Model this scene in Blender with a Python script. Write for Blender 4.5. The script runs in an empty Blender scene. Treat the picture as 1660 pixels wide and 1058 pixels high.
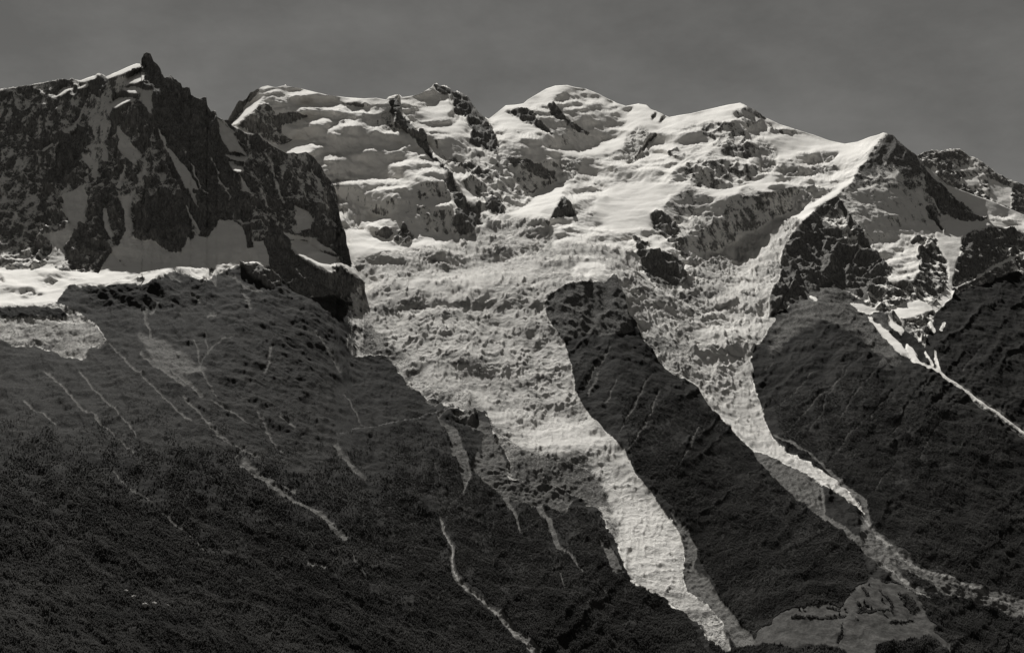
import bpy, math, random
import numpy as np

# ------------------------------------------------------------------ set-up
F = 1900.0          # focal length in picture points (1660 wide)
CX, HY = 830.0, 500.0   # principal column, horizon row
KM = 100.0          # 1 km = 100 units (1 unit = 10 m)
STEP = 1.3
X0, X1, Y0, Y1 = -140.0, 1800.0, 60.0, 1180.0
rng = np.random.default_rng(7)
C = bpy.context.scene.collection
SUN_AZ, SUN_EL = math.radians(-17), math.radians(43)    # azimuth from +Y toward +X

# ------------------------------------------------------------------ noise
PERM = rng.permutation(256).astype(np.int32)
PERM = np.concatenate([PERM, PERM, PERM])
G3 = rng.normal(size=(256, 3)); G3 /= np.linalg.norm(G3, axis=1)[:, None]; G3 = G3.astype(np.float32)
def perlin(x, y, z=None):
    shp = np.shape(x)
    x = np.asarray(x, np.float32).ravel(); y = np.asarray(y, np.float32).ravel()
    z = np.zeros_like(x) + 0.37 if z is None else np.asarray(z, np.float32).ravel()
    out = np.empty_like(x)
    for s in range(0, x.size, 400000):
        e = s + 400000
        a, b, c = x[s:e], y[s:e], z[s:e]
        ia, ib, ic = np.floor(a).astype(np.int32), np.floor(b).astype(np.int32), np.floor(c).astype(np.int32)
        fa, fb, fc = a - ia, b - ib, c - ic
        ia &= 255; ib &= 255; ic &= 255
        ua, ub, uc = [t * t * t * (t * (t * 6 - 15) + 10) for t in (fa, fb, fc)]
        r = 0
        for i in (0, 1):
            wa = ua if i else 1 - ua
            pa = PERM[ia + i]
            for j in (0, 1):
                wb = ub if j else 1 - ub
                pb = PERM[pa + ib + j]
                for k in (0, 1):
                    wc = uc if k else 1 - uc
                    g = G3[PERM[pb + ic + k]]
                    r = r + wa * wb * wc * (g[:, 0] * (fa - i) + g[:, 1] * (fb - j) + g[:, 2] * (fc - k))
        out[s:e] = r
    return (out * 1.6).reshape(shp)
def fbm(x, y, z=None, oct=4, gain=0.5, lac=2.03):
    r = 0; a = 1.0; t = 0
    for o in range(oct):
        f = lac ** o
        r = r + a * perlin(x * f + 17.3 * o, y * f + 9.1 * o, None if z is None else z * f + 3.7 * o)
        t += a; a *= gain
    return r / t
def ridged(x, y, z=None, oct=4, gain=0.5, lac=2.07):
    r = 0; a = 1.0; t = 0; w = 1.0
    for o in range(oct):
        f = lac ** o
        n = 1 - np.abs(perlin(x * f + 31.7 * o, y * f + 5.3 * o, None if z is None else z * f + 11.9 * o)) * 1.7
        n = n * n * w
        r = r + a * n; t += a; a *= gain
        w = np.clip(n * 1.6, 0, 1)
    return r / t
def sm(e0, e1, x):
    t = np.clip((x - e0) / (e1 - e0), 0, 1)
    return t * t * (3 - 2 * t)

# ------------------------------------------------------------------ map rasters
RS = 1.5
gx = np.arange(X0, X1 + RS, RS, dtype=np.float32); gy = np.arange(Y0, Y1 + RS, RS, dtype=np.float32)
PX, PY = np.meshgrid(gx, gy)
H, W = PX.shape
WX = fbm(PX / 38, PY / 30, oct=5, gain=0.62) * 9
WY = fbm(PX / 38 + 50, PY / 30 + 20, oct=5, gain=0.62) * 7
WPX, WPY = PX + WX, PY + WY      # warped coordinates for outlines of nature

def sdf_poly(pts, feather, warp=1.0):
    p = np.array(pts, np.float32)
    m = feather + 14
    i0 = max(0, int((p[:, 1].min() - m - Y0) / RS)); i1 = min(H, int((p[:, 1].max() + m - Y0) / RS) + 2)
    j0 = max(0, int((p[:, 0].min() - m - X0) / RS)); j1 = min(W, int((p[:, 0].max() + m - X0) / RS) + 2)
    sl = (slice(i0, i1), slice(j0, j1))
    x = PX[sl] + WX[sl] * warp; y = PY[sl] + WY[sl] * warp
    d2 = np.full(x.shape, 1e9, np.float32); ins = np.zeros(x.shape, bool)
    n = len(p)
    for k in range(n):
        ax, ay = p[k]; bx, by = p[(k + 1) % n]
        ex, ey = bx - ax, by - ay
        t = np.clip(((x - ax) * ex + (y - ay) * ey) / (ex * ex + ey * ey + 1e-9), 0, 1)
        d2 = np.minimum(d2, (x - ax - t * ex) ** 2 + (y - ay - t * ey) ** 2)
        if ay != by:
            c = (ay > y) != (by > y)
            ins ^= c & (x < ex * (y - ay) / (by - ay) + ax)
    d = np.sqrt(d2); d = np.where(ins, -d, d)
    return sl, sm(feather * 0.5, -feather * 0.5, d)
def sdf_stroke(pts, width, warp=0.4):
    p = np.array(pts, np.float32); wd = np.broadcast_to(np.array(width, np.float32), (len(p),))
    m = wd.max() + 12
    i0 = max(0, int((p[:, 1].min() - m - Y0) / RS)); i1 = min(H, int((p[:, 1].max() + m - Y0) / RS) + 2)
    j0 = max(0, int((p[:, 0].min() - m - X0) / RS)); j1 = min(W, int((p[:, 0].max() + m - X0) / RS) + 2)
    sl = (slice(i0, i1), slice(j0, j1))
    x = PX[sl] + WX[sl] * warp; y = PY[sl] + WY[sl] * warp
    best = np.full(x.shape, -1e9, np.float32)
    for k in range(len(p) - 1):
        ax, ay = p[k]; bx, by = p[k + 1]; ex, ey = bx - ax, by - ay
        t = np.clip(((x - ax) * ex + (y - ay) * ey) / (ex * ex + ey * ey + 1e-9), 0, 1)
        d = np.sqrt((x - ax - t * ex) ** 2 + (y - ay - t * ey) ** 2)
        best = np.maximum(best, wd[k] * (1 - t) / 2 + wd[k + 1] * t / 2 - d)
    return sl, sm(-0.8, 1.2, best)

class Maps:
    """slope, cover and relief of one sheet of terrain, drawn on the map raster"""
    def __init__(s):
        z = lambda v: np.full((H, W), v, np.float32)
        s.a, s.b, s.w = z(0), z(0), z(0)            # uphill slope across / away, weight
        s.snow, s.ice, s.rock, s.veg, s.scree, s.meadow, s.bench = z(1), z(0), z(0), z(0), z(0), z(0), z(.5)
        s.dirt = z(0); s.off = z(0); s.id = np.zeros((H, W), np.int32)
    KIND = dict(  # snow ice rock veg scree meadow bench dirt
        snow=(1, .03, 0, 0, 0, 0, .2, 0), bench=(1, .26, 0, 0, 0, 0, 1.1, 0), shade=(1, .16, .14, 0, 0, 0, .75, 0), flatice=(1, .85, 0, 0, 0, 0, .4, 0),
        serac=(1, 1, 0, 0, 0, 0, .7, .46), slab=(0, 0, .34, .5, 0, 0, 0, 0), face=(.4, 0, .30, 0, 0, 0, .12, 0), dirtyice=(.60, 1, .15, 0, .45, 0, .5, .9), mix=(.6, .1, .6, 0, 0, 0, .6, 0),
        rock=(.12, 0, 1, 0, 0, 0, .2, 0), bare=(0, 0, 1, 0, 0, 0, .1, 0), veg=(0, 0, .10, 1, 0, 0, 0, 0),
        alp=(0, 0, .20, .74, .15, 0, 0, 0), scree=(0, 0, .12, .1, 1, 0, 0, 0), meadow=(0, 0, .0, .2, 0, 1, 0, 0))
    def put(s, sl, m, kind, slope=None, phi=0, snow=None, dirt=None):
        k = list(s.KIND[kind])
        if snow is not None: k[0] = snow
        if dirt is not None: k[7] = dirt
        for arr, v in zip((s.snow, s.ice, s.rock, s.veg, s.scree, s.meadow, s.bench, s.dirt), k):
            arr[sl] += (v - arr[sl]) * m
        if slope is not None:
            t = math.tan(math.radians(slope)); ph = math.radians(phi)
            s.a[sl] += (t * math.sin(ph) - s.a[sl]) * m
            s.b[sl] += (t * math.cos(ph) - s.b[sl]) * m
            s.w[sl] += (1 - s.w[sl]) * m
    def P(s, kind, pts, slope=None, phi=0, snow=None, f=3.0, warp=1.0, dirt=None):
        sl, m = sdf_poly(pts, f, warp); s.put(sl, m, kind, slope, phi, snow, dirt)
    def S(s, kind, pts, width, slope=None, phi=0, snow=None, warp=0.5, k=1.0):
        sl, m = sdf_stroke(pts, width, warp); s.put(sl, m * k, kind, slope, phi, snow)
    def O(s, i, pts, warp=1.0):
        sl, m = sdf_poly(pts, 1.0, warp); s.id[sl] = np.where(m > .5, i, s.id[sl])
    def OS(s, i, pts, width, warp=0.5):
        sl, m = sdf_stroke(pts, width, warp); s.id[sl] = np.where(m > .5, i, s.id[sl])
    def L(s, off, pts, f=2.0, warp=1.0, fade=(0, 1)):
        sl, m = sdf_poly(pts, f, warp); s.off[sl] += off * m * sm(fade[1], fade[0], PY[sl])

# ------------------------------------------------------------------ outlines measured on the photograph
SKY_MAIN = [(200,330),(300,270),(340,232),(370,195),(376,184),(383,170),(388,163),(394,164),(401,160),(405,150),(415,146),(425,141),(434,139),(447,142),(455,140),(461,139),(462,136),(465,140),(485,143),(505,148),(530,154),(560,158),(590,160),(610,159),(626,162),(630,157),(640,154),(647,153),(652,158),(665,156),(680,153),(690,147),(700,141),(703,136),(708,135),(712,138),(720,138),(730,144),(736,150),(741,147),(750,152),(757,154),(762,161),(768,170),(775,180),(785,187),(792,193),(800,187),(810,179),(820,171),(835,170),(848,168),(855,162),(870,153),(885,144),(900,139),(920,138),(930,141),(950,144),(970,152),(985,160),(1000,167),(1015,172),(1025,170),(1035,168),(1048,170),(1055,177),(1070,183),(1085,190),(1100,187),(1120,184),(1150,177),(1180,170),(1200,167),(1215,173),(1222,177),(1240,190),(1265,202),(1285,208),(1300,213),(1320,219),(1345,228),(1370,233),(1390,230),(1410,222),(1425,218),(1432,215),(1437,216),(1441,218),(1447,218),(1455,227),(1470,240),(1485,251),(1497,266),(1510,276),(1536,300),(1560,309),(1587,319),(1608,326),(1700,365),(1800,420)]
SKY_NEAR = [(-140,185),(-60,160),(0,143),(50,137),(76,132),(100,128),(120,128),(130,130),(146,125),(158,121),(165,121),(172,123),(189,117),(204,110),(221,103),(229,104),(230,95),(233,88.5),(239,86),(245,88.5),(248,98),(258,107),(266,125),(275,126),(276,122),(281,126),(293,134),(295.5,141.5),(302.6,139),(307.5,141.5),(310,153.6),(317,159.6),(324,162),(329,159.6),(334.5,158),(336,170.5),(342,181),(349.6,180),(352,190),(364,196),(369,194.6),(377,204),(387,209),(400,215),(417,216),(431,228),(441,236),(456,244),(465,248),(484,249),(496,247),(506,254),(518,266),(528,281),(537,293),(545,312),(550,345),(556,368),(566,405),(571,428),(580,441),(587,452),(600,470),(640,500)]
SKY_FAR = [(1380,360),(1440,300),(1480,254),(1490,250),(1500,245),(1511,244),(1525,246),(1535,242),(1546,241),(1555,242),(1565,248),(1572,253),(1585,258),(1597,267),(1608,276),(1640,292),(1700,318),(1800,350)]
BOSS_L = [(571,428),(587,455),(584,465),(556,490),(562,510),(566,537),(554,556),(569,578),(626,575),(636,590),(653,609),(667,633),(689,645),(732,655),(761,660),(785,668),(795,690),(806,712),(820,745),(826,775),(870,782),(915,791),(934,803),(968,823),(982,850),(997,868),(1011,905),(1016,929),(1033,945),(1069,962),(1100,984),(1129,1008),(1200,1080)]
BOSS_R = [(1250,1080),(1175,1013),(1165,996),(1141,974),(1115,953),(1108,933),(1111,905),(1103,868),(1088,827),(1059,796),(1035,774),(1019,744),(1011,727),(985,701),(958,674),(941,648),(932,628),(927,592),(915,554),(896,530),(886,507),(883,490),(893,475),(915,461),(949,453),(980,456),(997,444)]
TAC_L = [(1000,455),(1012,478),(1017,500),(1031,520),(1045,551),(1067,580),(1093,604),(1122,619),(1139,637),(1155,662),(1177,685),(1196,705),(1216,721),(1237,731),(1264,743),(1305,765),(1341,782),(1372,801),(1384,813),(1398,832)]
TAC_R = [(1402,826),(1382,795),(1360,777),(1317,753),(1273,729),(1254,709),(1237,678),(1230,652),(1218,620),(1216,584),(1220,565),(1245,535),(1257,515),(1245,496),(1247,475),(1264,446),(1266,426),(1266,407),(1283,378),(1305,356)]
PYR_EDGE = [(1312,340),(1356,315),(1380,296),(1399,264),(1418,238),(1437,219)]

# ================================================================== MAIN SHEET
M = Maps()
M.put((slice(None), slice(None)), 1.0, 'bench')
# --- broad western snow peak
M.P('rock', [(386,204),(412,177),(431,166),(448,185),(472,182),(497,190),(492,199),(456,202),(458,216),(475,228),(448,238),(436,230),(420,216),(400,214)], 57, -20, .35)
M.P('bare', [(360,205),(376,178),(386,158),(398,156),(403,146),(424,136),(420,148),(402,166),(388,186),(374,202)], 62, -40, 0, warp=.5)
M.P('snow', [(372,202),(388,188),(404,167),(424,160),(420,168),(404,182),(388,202)], 24, 60)
M.P('shade', [(472,150),(510,152),(545,160),(548,166),(500,170),(480,165)], 45, 0)
M.P('shade', [(452,158),(470,158),(488,166),(484,172),(466,172)], 43, -30)
M.P('rock', [(550,168),(570,165),(600,168),(602,173),(580,175),(556,172)], 57, 0, .6)  # dark crevasse band in the snow, its shade put in as rock cover
M.P('shade', [(485,180),(530,181),(570,185),(569,189),(520,186),(487,184)], 53, 0)
M.P('shade', [(571,194),(593,183),(615,187),(618,204),(600,203),(581,201)], 50, 0, .8)
M.P('mix', [(622,182),(640,175),(655,190),(655,210),(640,213),(625,200)], 53, -20)
M.P('shade', [(504,206),(533,204),(540,216),(576,221),(581,230),(545,240),(518,230),(506,216)], 50, 0)
M.P('shade', [(460,215),(478,208),(500,214),(490,220),(468,222)], 45, 0)
M.P('shade', [(576,217),(610,215),(650,222),(650,232),(615,238),(580,232)], 49, 0)
M.P('shade', [(590,250),(612,246),(638,254),(637,272),(617,277),(593,266)], 51, 0)
M.P('shade', [(528,267),(557,264),(588,264),(595,279),(615,283),(612,296),(569,291),(540,288)], 50, 0)
M.P('snow', [(447,240),(475,228),(500,226),(510,234),(498,249),(470,249)], 20, 30)
M.P('bench', [(500,236),(520,240),(530,262),(520,266),(506,254)], 45, -20)
M.P('shade', [(562,300),(581,300),(595,315),(600,334),(571,341),(561,327)], 50, 0, .8)
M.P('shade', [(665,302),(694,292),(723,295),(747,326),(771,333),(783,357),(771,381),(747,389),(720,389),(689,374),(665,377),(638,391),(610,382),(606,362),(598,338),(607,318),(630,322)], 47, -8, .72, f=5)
M.P('mix', [(675,318),(700,305),(725,320),(735,360),(740,385),(700,370),(675,350)], 57, -10, .62)
M.P('bare', [(737,338),(771,336),(781,357),(766,379),(747,384),(732,362)], 60, -20)
M.P('rock', [(610,367),(631,365),(636,382),(624,389),(610,379)], 58, -10)
M.P('rock', [(651,362),(672,379),(663,398),(653,401),(638,391)], 58, -10)
M.P('snow', [(566,372),(590,372),(612,388),(640,400),(665,400),(690,384),(715,388),(680,398),(620,410),(570,420)], 16, 20, f=6)
M.P('serac', [(545,310),(560,340),(608,345),(625,352),(612,372),(580,368),(556,352)], 26, 10, dirt=.1)
M.P('bare', [(628,160),(647,154),(645,175),(654,185),(666,199),(679,216),(686,209),(691,230),(698,247),(710,257),(724,264),(729,281),(744,300),(748,317),(770,332),(775,327),(782,346),(785,363),(765,363),(744,339),(736,322),(720,288),(707,269),(688,245),(671,226),(654,211),(640,190)], 63, -55, warp=.6)
M.L(-0.018, [(330,100),(647,100),(645,175),(654,185),(666,199),(679,216),(687,209),(692,230),(700,247),(724,264),(731,281),(746,300),(750,317),(785,345),(760,420),(330,420)], f=2, warp=.6, fade=(230, 370))
for q in [[(585,345),(610,350),(640,352),(640,368),(612,366),(596,372),(580,362)],[(560,275),(600,290),(640,310),(610,330),(596,316),(575,300)],[(690,322),(720,318),(735,330),(715,340),(695,338)],[(475,168),(520,166),(560,172),(620,172),(618,182),(560,182),(485,179)], [(500,190),(530,186),(570,190),(575,200),(590,212),(560,216),(535,205),(505,204),(470,206),(458,202),(480,198)],
          [(535,212),(590,205),(620,206),(656,224),(640,222),(610,214),(575,215)], [(630,245),(655,236),(685,248),(712,264),(724,288),(702,292),(670,287),(690,278),(650,270),(640,257)],
          [(590,280),(622,285),(640,275),(690,280),(702,292),(660,302),(630,309),(610,301)], [(538,290),(570,292),(610,300),(627,311),(600,313),(585,301),(562,300),(552,320),(545,330)],
          [(465,143),(505,149),(560,159),(626,163),(626,168),(560,165),(505,155),(470,152)], [(548,236),(575,232),(590,240),(580,248),(555,244)], [(530,246),(560,250),(575,262),(548,262),(522,256)]]:
    M.P('bench', q, 22, 15, f=6)
# --- rocky peak with snow basin
M.P('bare', [(700,133),(712,136),(729,142),(736,146),(751,149),(765,160),(774,175),(787,185),(799,206),(808,235),(806,250),(785,245),(760,230),(765,211),(756,192),(748,185),(736,185),(734,160),(722,153),(712,153)], 63, -45, warp=.6)
M.P('mix', [(722,262),(705,240),(705,228),(741,223),(765,240),(785,247),(806,250),(823,247),(845,252),(871,259),(895,259),(905,264),(900,298),(871,310),(854,317),(857,327),(852,334),(825,332),(818,320),(806,310),(785,293),(753,276)], 56, -25, .62, f=4)
M.P('rock', [(823,247),(852,255),(881,267),(902,279),(893,290),(857,276),(828,264)], 60, -25, .1)
M.P('rock', [(725,256),(760,262),(790,280),(800,296),(780,290),(750,276)], 58, -25, .2)
M.P('bare', [(785,322),(794,315),(813,322),(821,334),(818,345),(794,344),(785,336)], 60, -20)
M.P('mix', [(756,283),(785,295),(813,320),(785,322),(765,312),(748,295)], 55, -20, .45)
M.P('snow', [(733,282),(745,290),(762,312),(772,330),(760,326),(745,306)], 26, 20)
M.P('shade', [(681,153),(705,141),(717,151),(712,160),(683,163),(669,158)], 48, 0)
M.P('shade', [(698,201),(731,194),(734,185),(740,188),(728,203),(703,205)], 50, 0)
M.P('shade', [(707,226),(736,223),(756,235),(760,254),(724,254)], 50, -10)
M.P('snow', [(672,178),(700,170),(725,160),(732,175),(720,190),(690,198),(676,196)], 25, 30)
M.P('snow', [(676,205),(700,207),(735,203),(745,190),(756,200),(755,212),(700,214)], 17, 20)
M.L(-0.018, [(640,100),(762,155),(774,173),(787,185),(799,206),(808,235),(812,250),(760,270),(640,200)], f=2, warp=.6, fade=(170, 250))
# --- highest dome
M.P('snow', [(800,190),(820,172),(848,169),(870,155),(900,141),(920,141),(900,158),(890,168),(860,172),(830,186),(850,200),(880,214),(840,212),(805,205)], 24, 30, f=5)
M.P('rock', [(819,182),(838,174),(857,175),(881,194),(899,214),(895,219),(881,210),(857,199),(833,188)], 60, -45, .05, warp=.5)
M.P('rock', [(888,170),(898,166),(907,174),(918,190),(941,202),(957,216),(948,219),(929,211),(905,194),(893,182)], 60, -45, .05, warp=.5)
M.P('shade', [(895,218),(905,200),(929,211),(958,222),(982,224),(972,233),(941,240),(912,238),(900,228)], 56, -25, .8)
M.P('shade', [(860,184),(885,190),(905,208),(900,216),(882,200)], 48, -40, .85)
M.P('shade', [(912,178),(935,186),(955,202),(958,216),(935,200),(920,192)], 48, -40, .9)
M.P('shade', [(871,214),(891,218),(907,240),(895,243),(879,231)], 53, -20, .6)
M.P('shade', [(919,177),(941,185),(953,196),(940,198),(925,188)], 50, -10)
M.P('shade', [(956,199),(977,190),(1001,192),(997,202),(977,211),(965,206)], 54, 0)
M.P('shade', [(956,173),(977,175),(973,187),(958,182)], 52, 0)
M.P('shade', [(898,156),(924,146),(965,151),(994,168),(977,167),(941,157),(917,158)], 43, -30)
M.P('shade', [(809,223),(847,235),(881,238),(895,245),(893,259),(857,257),(823,250),(809,235)], 51, -10)
M.P('shade', [(812,208),(835,216),(850,232),(840,234),(822,222)], 50, -20)
M.P('serac', [(905,255),(948,252),(939,279),(919,293),(903,300),(905,279)], 42, 10)
M.P('snow', [(905,243),(945,243),(985,232),(1010,215),(1040,200),(1030,222),(990,250),(950,252),(915,252)], 18, 20)
M.P('snow', [(1028,172),(1050,172),(1080,190),(1090,196),(1060,215),(1030,215),(1010,205)], 30, 50)
M.P('serac', [(1015,218),(1040,205),(1062,222),(1050,250),(1020,265),(1008,240)], 45, 0)
M.S('rock', [(1062,183),(1056,192)], 4, 60, -60); M.S('rock', [(1077,187),(1070,197)], 5, 60, -60)
M.S('rock', [(1062,218),(1050,232),(1030,252)], 5, 60, -50)
# --- snow basin and notch rocks
M.P('snow', [(820,345),(860,330),(872,312),(900,300),(925,296),(905,325),(893,352),(862,352)], 15, 10, f=4)
M.P('bare', [(915,317),(927,333),(934,347),(912,350),(893,353),(900,336)], 62, -30, warp=.5)
M.P('bare', [(881,355),(891,357),(896,370),(886,374),(886,394),(874,401),(870,410),(867,396),(869,374),(876,362)], 64, -30, warp=.5)
M.P('shade', [(958,262),(985,268),(1005,268),(1030,272),(1035,280),(1010,282),(985,278)], 50, 0)
M.P('shade', [(985,285),(1010,278),(1050,282),(1040,292),(1005,293)], 48, 0)
M.P('snow', [(1000,300),(1050,296),(1110,300),(1085,320),(1060,340),(1050,370),(1000,376),(960,360),(960,330)], 26, 15, f=10)
# --- shoulder dome with dark wall
M.P('snow', [(1085,192),(1130,186),(1180,172),(1200,168),(1212,175),(1190,182),(1188,196),(1150,196),(1100,206),(1075,212)], 24, 40, f=4)
M.P('mix', [(1188,180),(1207,173),(1220,175),(1243,193),(1229,199),(1212,206),(1195,194)], 52, -50, .5)
M.S('bare', [(1212,172),(1226,182),(1240,192)], 6, 60, -60)
M.P('mix', [(1133,204),(1157,197),(1195,199),(1212,214),(1210,226),(1234,240),(1236,252),(1205,255),(1176,250),(1157,238),(1154,228),(1140,216)], 57, -10, .42)
M.P('shade', [(1085,228),(1109,216),(1133,218),(1128,230),(1097,235)], 51, 0)
M.P('mix', [(1082,245),(1097,238),(1109,247),(1104,257),(1087,255)], 57, 0, .5)
M.P('mix', [(1123,257),(1157,259),(1191,255),(1205,264),(1232,267),(1232,279),(1217,291),(1191,298),(1186,305),(1157,303),(1123,300),(1097,276)], 56, -5, .5)
M.P('serac', [(1234,230),(1258,240),(1265,259),(1253,276),(1234,279),(1236,255)], 46, -10)
M.P('snow', [(1240,215),(1300,218),(1350,235),(1400,232),(1380,262),(1330,240),(1290,250),(1262,262),(1256,238)], 19, 20, f=6)
M.P('rock', [(1240,200),(1262,206),(1285,210),(1300,216),(1280,220),(1250,212)], 48, -40, .6)
M.P('serac', [(1298,260),(1332,245),(1360,247),(1346,262),(1312,266)], 47, 0)
M.P('serac', [(1264,269),(1320,269),(1368,272),(1341,281),(1288,284),(1269,284)], 48, 0)
M.P('snow', [(1130,306),(1160,306),(1190,308),(1225,292),(1250,280),(1262,288),(1240,308),(1200,318),(1150,322)], 17, 10, f=4)
M.P('shade', [(1075,334),(1089,320),(1109,308),(1133,310),(1147,322),(1152,341),(1130,351),(1123,363),(1097,358),(1075,346)], 58, -10, .5)
M.P('rock', [(1055,345),(1067,338),(1088,355),(1100,372),(1096,386),(1079,384),(1057,367)], 60, -10, .1)
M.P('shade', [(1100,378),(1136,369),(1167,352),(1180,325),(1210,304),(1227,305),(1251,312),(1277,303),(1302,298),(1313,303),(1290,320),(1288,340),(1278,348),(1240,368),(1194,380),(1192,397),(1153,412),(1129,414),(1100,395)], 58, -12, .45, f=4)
M.P('serac', [(1300,305),(1330,300),(1345,306),(1316,325),(1300,340),(1282,345)], 46, -5)
M.P('snow', [(1262,350),(1300,340),(1345,312),(1385,285),(1415,232),(1437,216),(1420,242),(1399,268),(1380,298),(1345,322),(1305,360),(1280,366)], 20, 55, f=4)
M.P('serac', [(1120,352),(1150,345),(1170,350),(1140,368),(1110,378),(1102,374)], 22, 15)
# --- glacier streams
boss = BOSS_L + BOSS_R + [(1010,430),(1000,400),(960,378),(900,372),(880,352),(820,350),(780,370),(720,392),(640,410),(575,425)]
M.P('serac', boss, None, f=5)
tac = TAC_L + TAC_R + [(1262,350),(1200,384),(1150,412),(1118,416),(1110,460),(1090,470),(1050,458),(1030,415),(1020,390),(960,378),(985,430)]
M.P('serac', tac, None, f=5)
M.P('bench', [(893,352),(930,350),(1000,376),(1040,385),(1030,410),(980,395),(930,392),(895,395)], 24, 10, f=6)
M.P('bench', [(925,428),(950,415),(975,420),(998,443),(980,453),(948,450),(920,450)], 20, 20, f=8, warp=1.8)
M.P('shade', [(955,448),(985,443),(998,446),(982,457),(960,455)], 50, 0)
# flats and steps of the ice
for q in [((640,452),(740,440),(830,430),(880,420),(870,445),(760,462),(660,468)), ((850,700),(900,665),(950,690),(990,715),(960,728),(900,722),(860,715)),
          ((1130,540),(1160,520),(1240,515),(1240,535),(1200,545),(1150,550)), ((1010,800),(1060,805),(1100,870),(1105,940),(1060,950),(1020,925),(1012,870),(1000,830)),
          ((1230,715),(1250,715),(1320,757),(1370,795),(1340,778),(1270,742)), ((1180,480),(1200,440),(1250,380),(1262,385),(1225,440),(1225,480))]:
    M.P('flatice', q, 12, 25, 1, f=30, dirt=0)
for q in [((600,425),(700,405),(770,400),(860,395),(850,415),(740,425),(640,445)), ((600,480),(700,480),(860,470),(880,500),(760,500),(620,510)), ((700,560),(860,560),(910,600),(900,650),(800,620),(720,600)),
          ((1120,420),(1180,410),(1190,430),(1150,500),(1120,510)), ((1120,560),(1200,555),(1210,575),(1140,600)), ((1040,460),(1100,475),(1115,510),(1090,520),(1040,500))]:
    M.P('serac', q, 33, -5, 1, f=20, dirt=.6)
M.P('dirtyice', [(800,720),(826,705),(850,722),(900,730),(945,742),(972,775),(985,805),(1000,850),(985,840),(968,830),(915,800),(845,795)], 38, -20, .42, f=14, warp=2)
M.P('dirtyice', [(824,742),(860,735),(910,742),(955,755),(972,790),(985,818),(930,806),(840,788)], 40, -20, .25, f=12, warp=2)
M.P('dirtyice', [(780,665),(815,690),(850,722),(826,742),(805,712)], 34, -10, .5, f=12, warp=2)
M.P('dirtyice', [(968,812),(992,815),(1004,850),(1006,880),(985,855)], 35, -30, f=5)
M.P('dirtyice', [(560,530),(600,520),(640,560),(700,610),(770,630),(790,670),(720,652),(660,640),(630,590),(570,580)], 32, -10, f=14)
M.P('dirtyice', [(1100,985),(1150,985),(1180,1015),(1190,1090),(1100,1010)], 25, 0, .5, f=6)
M.P('dirtyice', [(1040,545),(1090,540),(1125,560),(1130,600),(1150,640),(1120,615),(1075,585)], 34, -10, f=8)
M.P('dirtyice', [(1090,470),(1120,470),(1130,530),(1118,560),(1100,545)], 34, -10, f=6)
M.P('dirtyice', [(1340,780),(1372,800),(1398,832),(1385,835),(1350,805)], 25, 0, .4, f=5)
# --- rock islands between the ice streams
M.P('rock', [(1026,386),(1050,391),(1047,406),(1069,406),(1093,413),(1108,425),(1115,454),(1093,468),(1055,456),(1043,435),(1033,410)], 62, -20, .04, warp=.7)
M.P('rock', [(1081,386),(1104,388),(1118,413),(1112,420),(1095,402)], 60, -20, .3, warp=.7)
M.P('snow', [(1052,380),(1070,388),(1085,404),(1070,404),(1058,398)], 25, 20)
# --- dark ridge between the glaciers
cote = [(883,490),(893,475),(915,461),(949,453),(980,456),(995,442),(1000,455),(1012,478),(1017,500),(1031,520),(1045,551),(1067,580),(1093,604),(1122,619),(1139,637),(1155,662),(1177,685),(1196,705),(1216,721),(1254,772),(1300,813),(1362,855),(1391,880),(1411,935),(1393,949),(1380,964),(1364,980),(1335,975),(1300,982),(1273,991),(1230,1010),(1150,1180),(1260,1180),(1175,1013),(1165,996),(1141,974),(1115,953),(1108,933),(1111,905),(1103,868),(1088,827),(1059,796),(1035,774),(1019,744),(1011,727),(985,701),(958,674),(941,648),(932,628),(927,592),(915,554),(896,530),(886,507)]
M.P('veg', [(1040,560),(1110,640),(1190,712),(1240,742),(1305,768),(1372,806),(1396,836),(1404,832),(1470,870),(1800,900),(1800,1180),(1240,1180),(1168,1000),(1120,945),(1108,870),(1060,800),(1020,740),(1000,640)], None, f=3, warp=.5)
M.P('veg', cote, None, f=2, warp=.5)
M.P('slab', [(883,490),(893,475),(915,461),(949,453),(980,456),(998,444),(1012,478),(1020,510),(1030,535),(990,545),(950,540),(915,553),(896,530),(886,507)], 57, -8, 0, warp=.5)
M.P('alp', [(918,556),(950,545),(985,555),(1000,575),(985,610),(965,640),(945,640),(932,610)], 47, -10, f=14, warp=1)
M.P('scree', [(1088,827),(1103,850),(1112,858),(1125,885),(1128,915),(1150,935),(1162,965),(1200,1013),(1260,1090),(1220,1090),(1175,1013),(1141,974),(1115,953),(1108,933),(1111,905),(1103,868)], 30, 0, f=7, warp=1.4)
for st in [[(1060,600),(1030,650),(1000,700)],[(1070,630),(1045,690),(1015,730)],[(1130,690),(1118,720),(1100,760)],[(970,600),(955,640)],[(1000,610),(985,650)],[(990,560),(960,600),(950,625)]]:
    M.S('scree', st, [3, 5, 2][:len(st)], k=.5, warp=1.2)  # pale gully streaks; sunlit ribs are painted in with scree colour too
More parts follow.
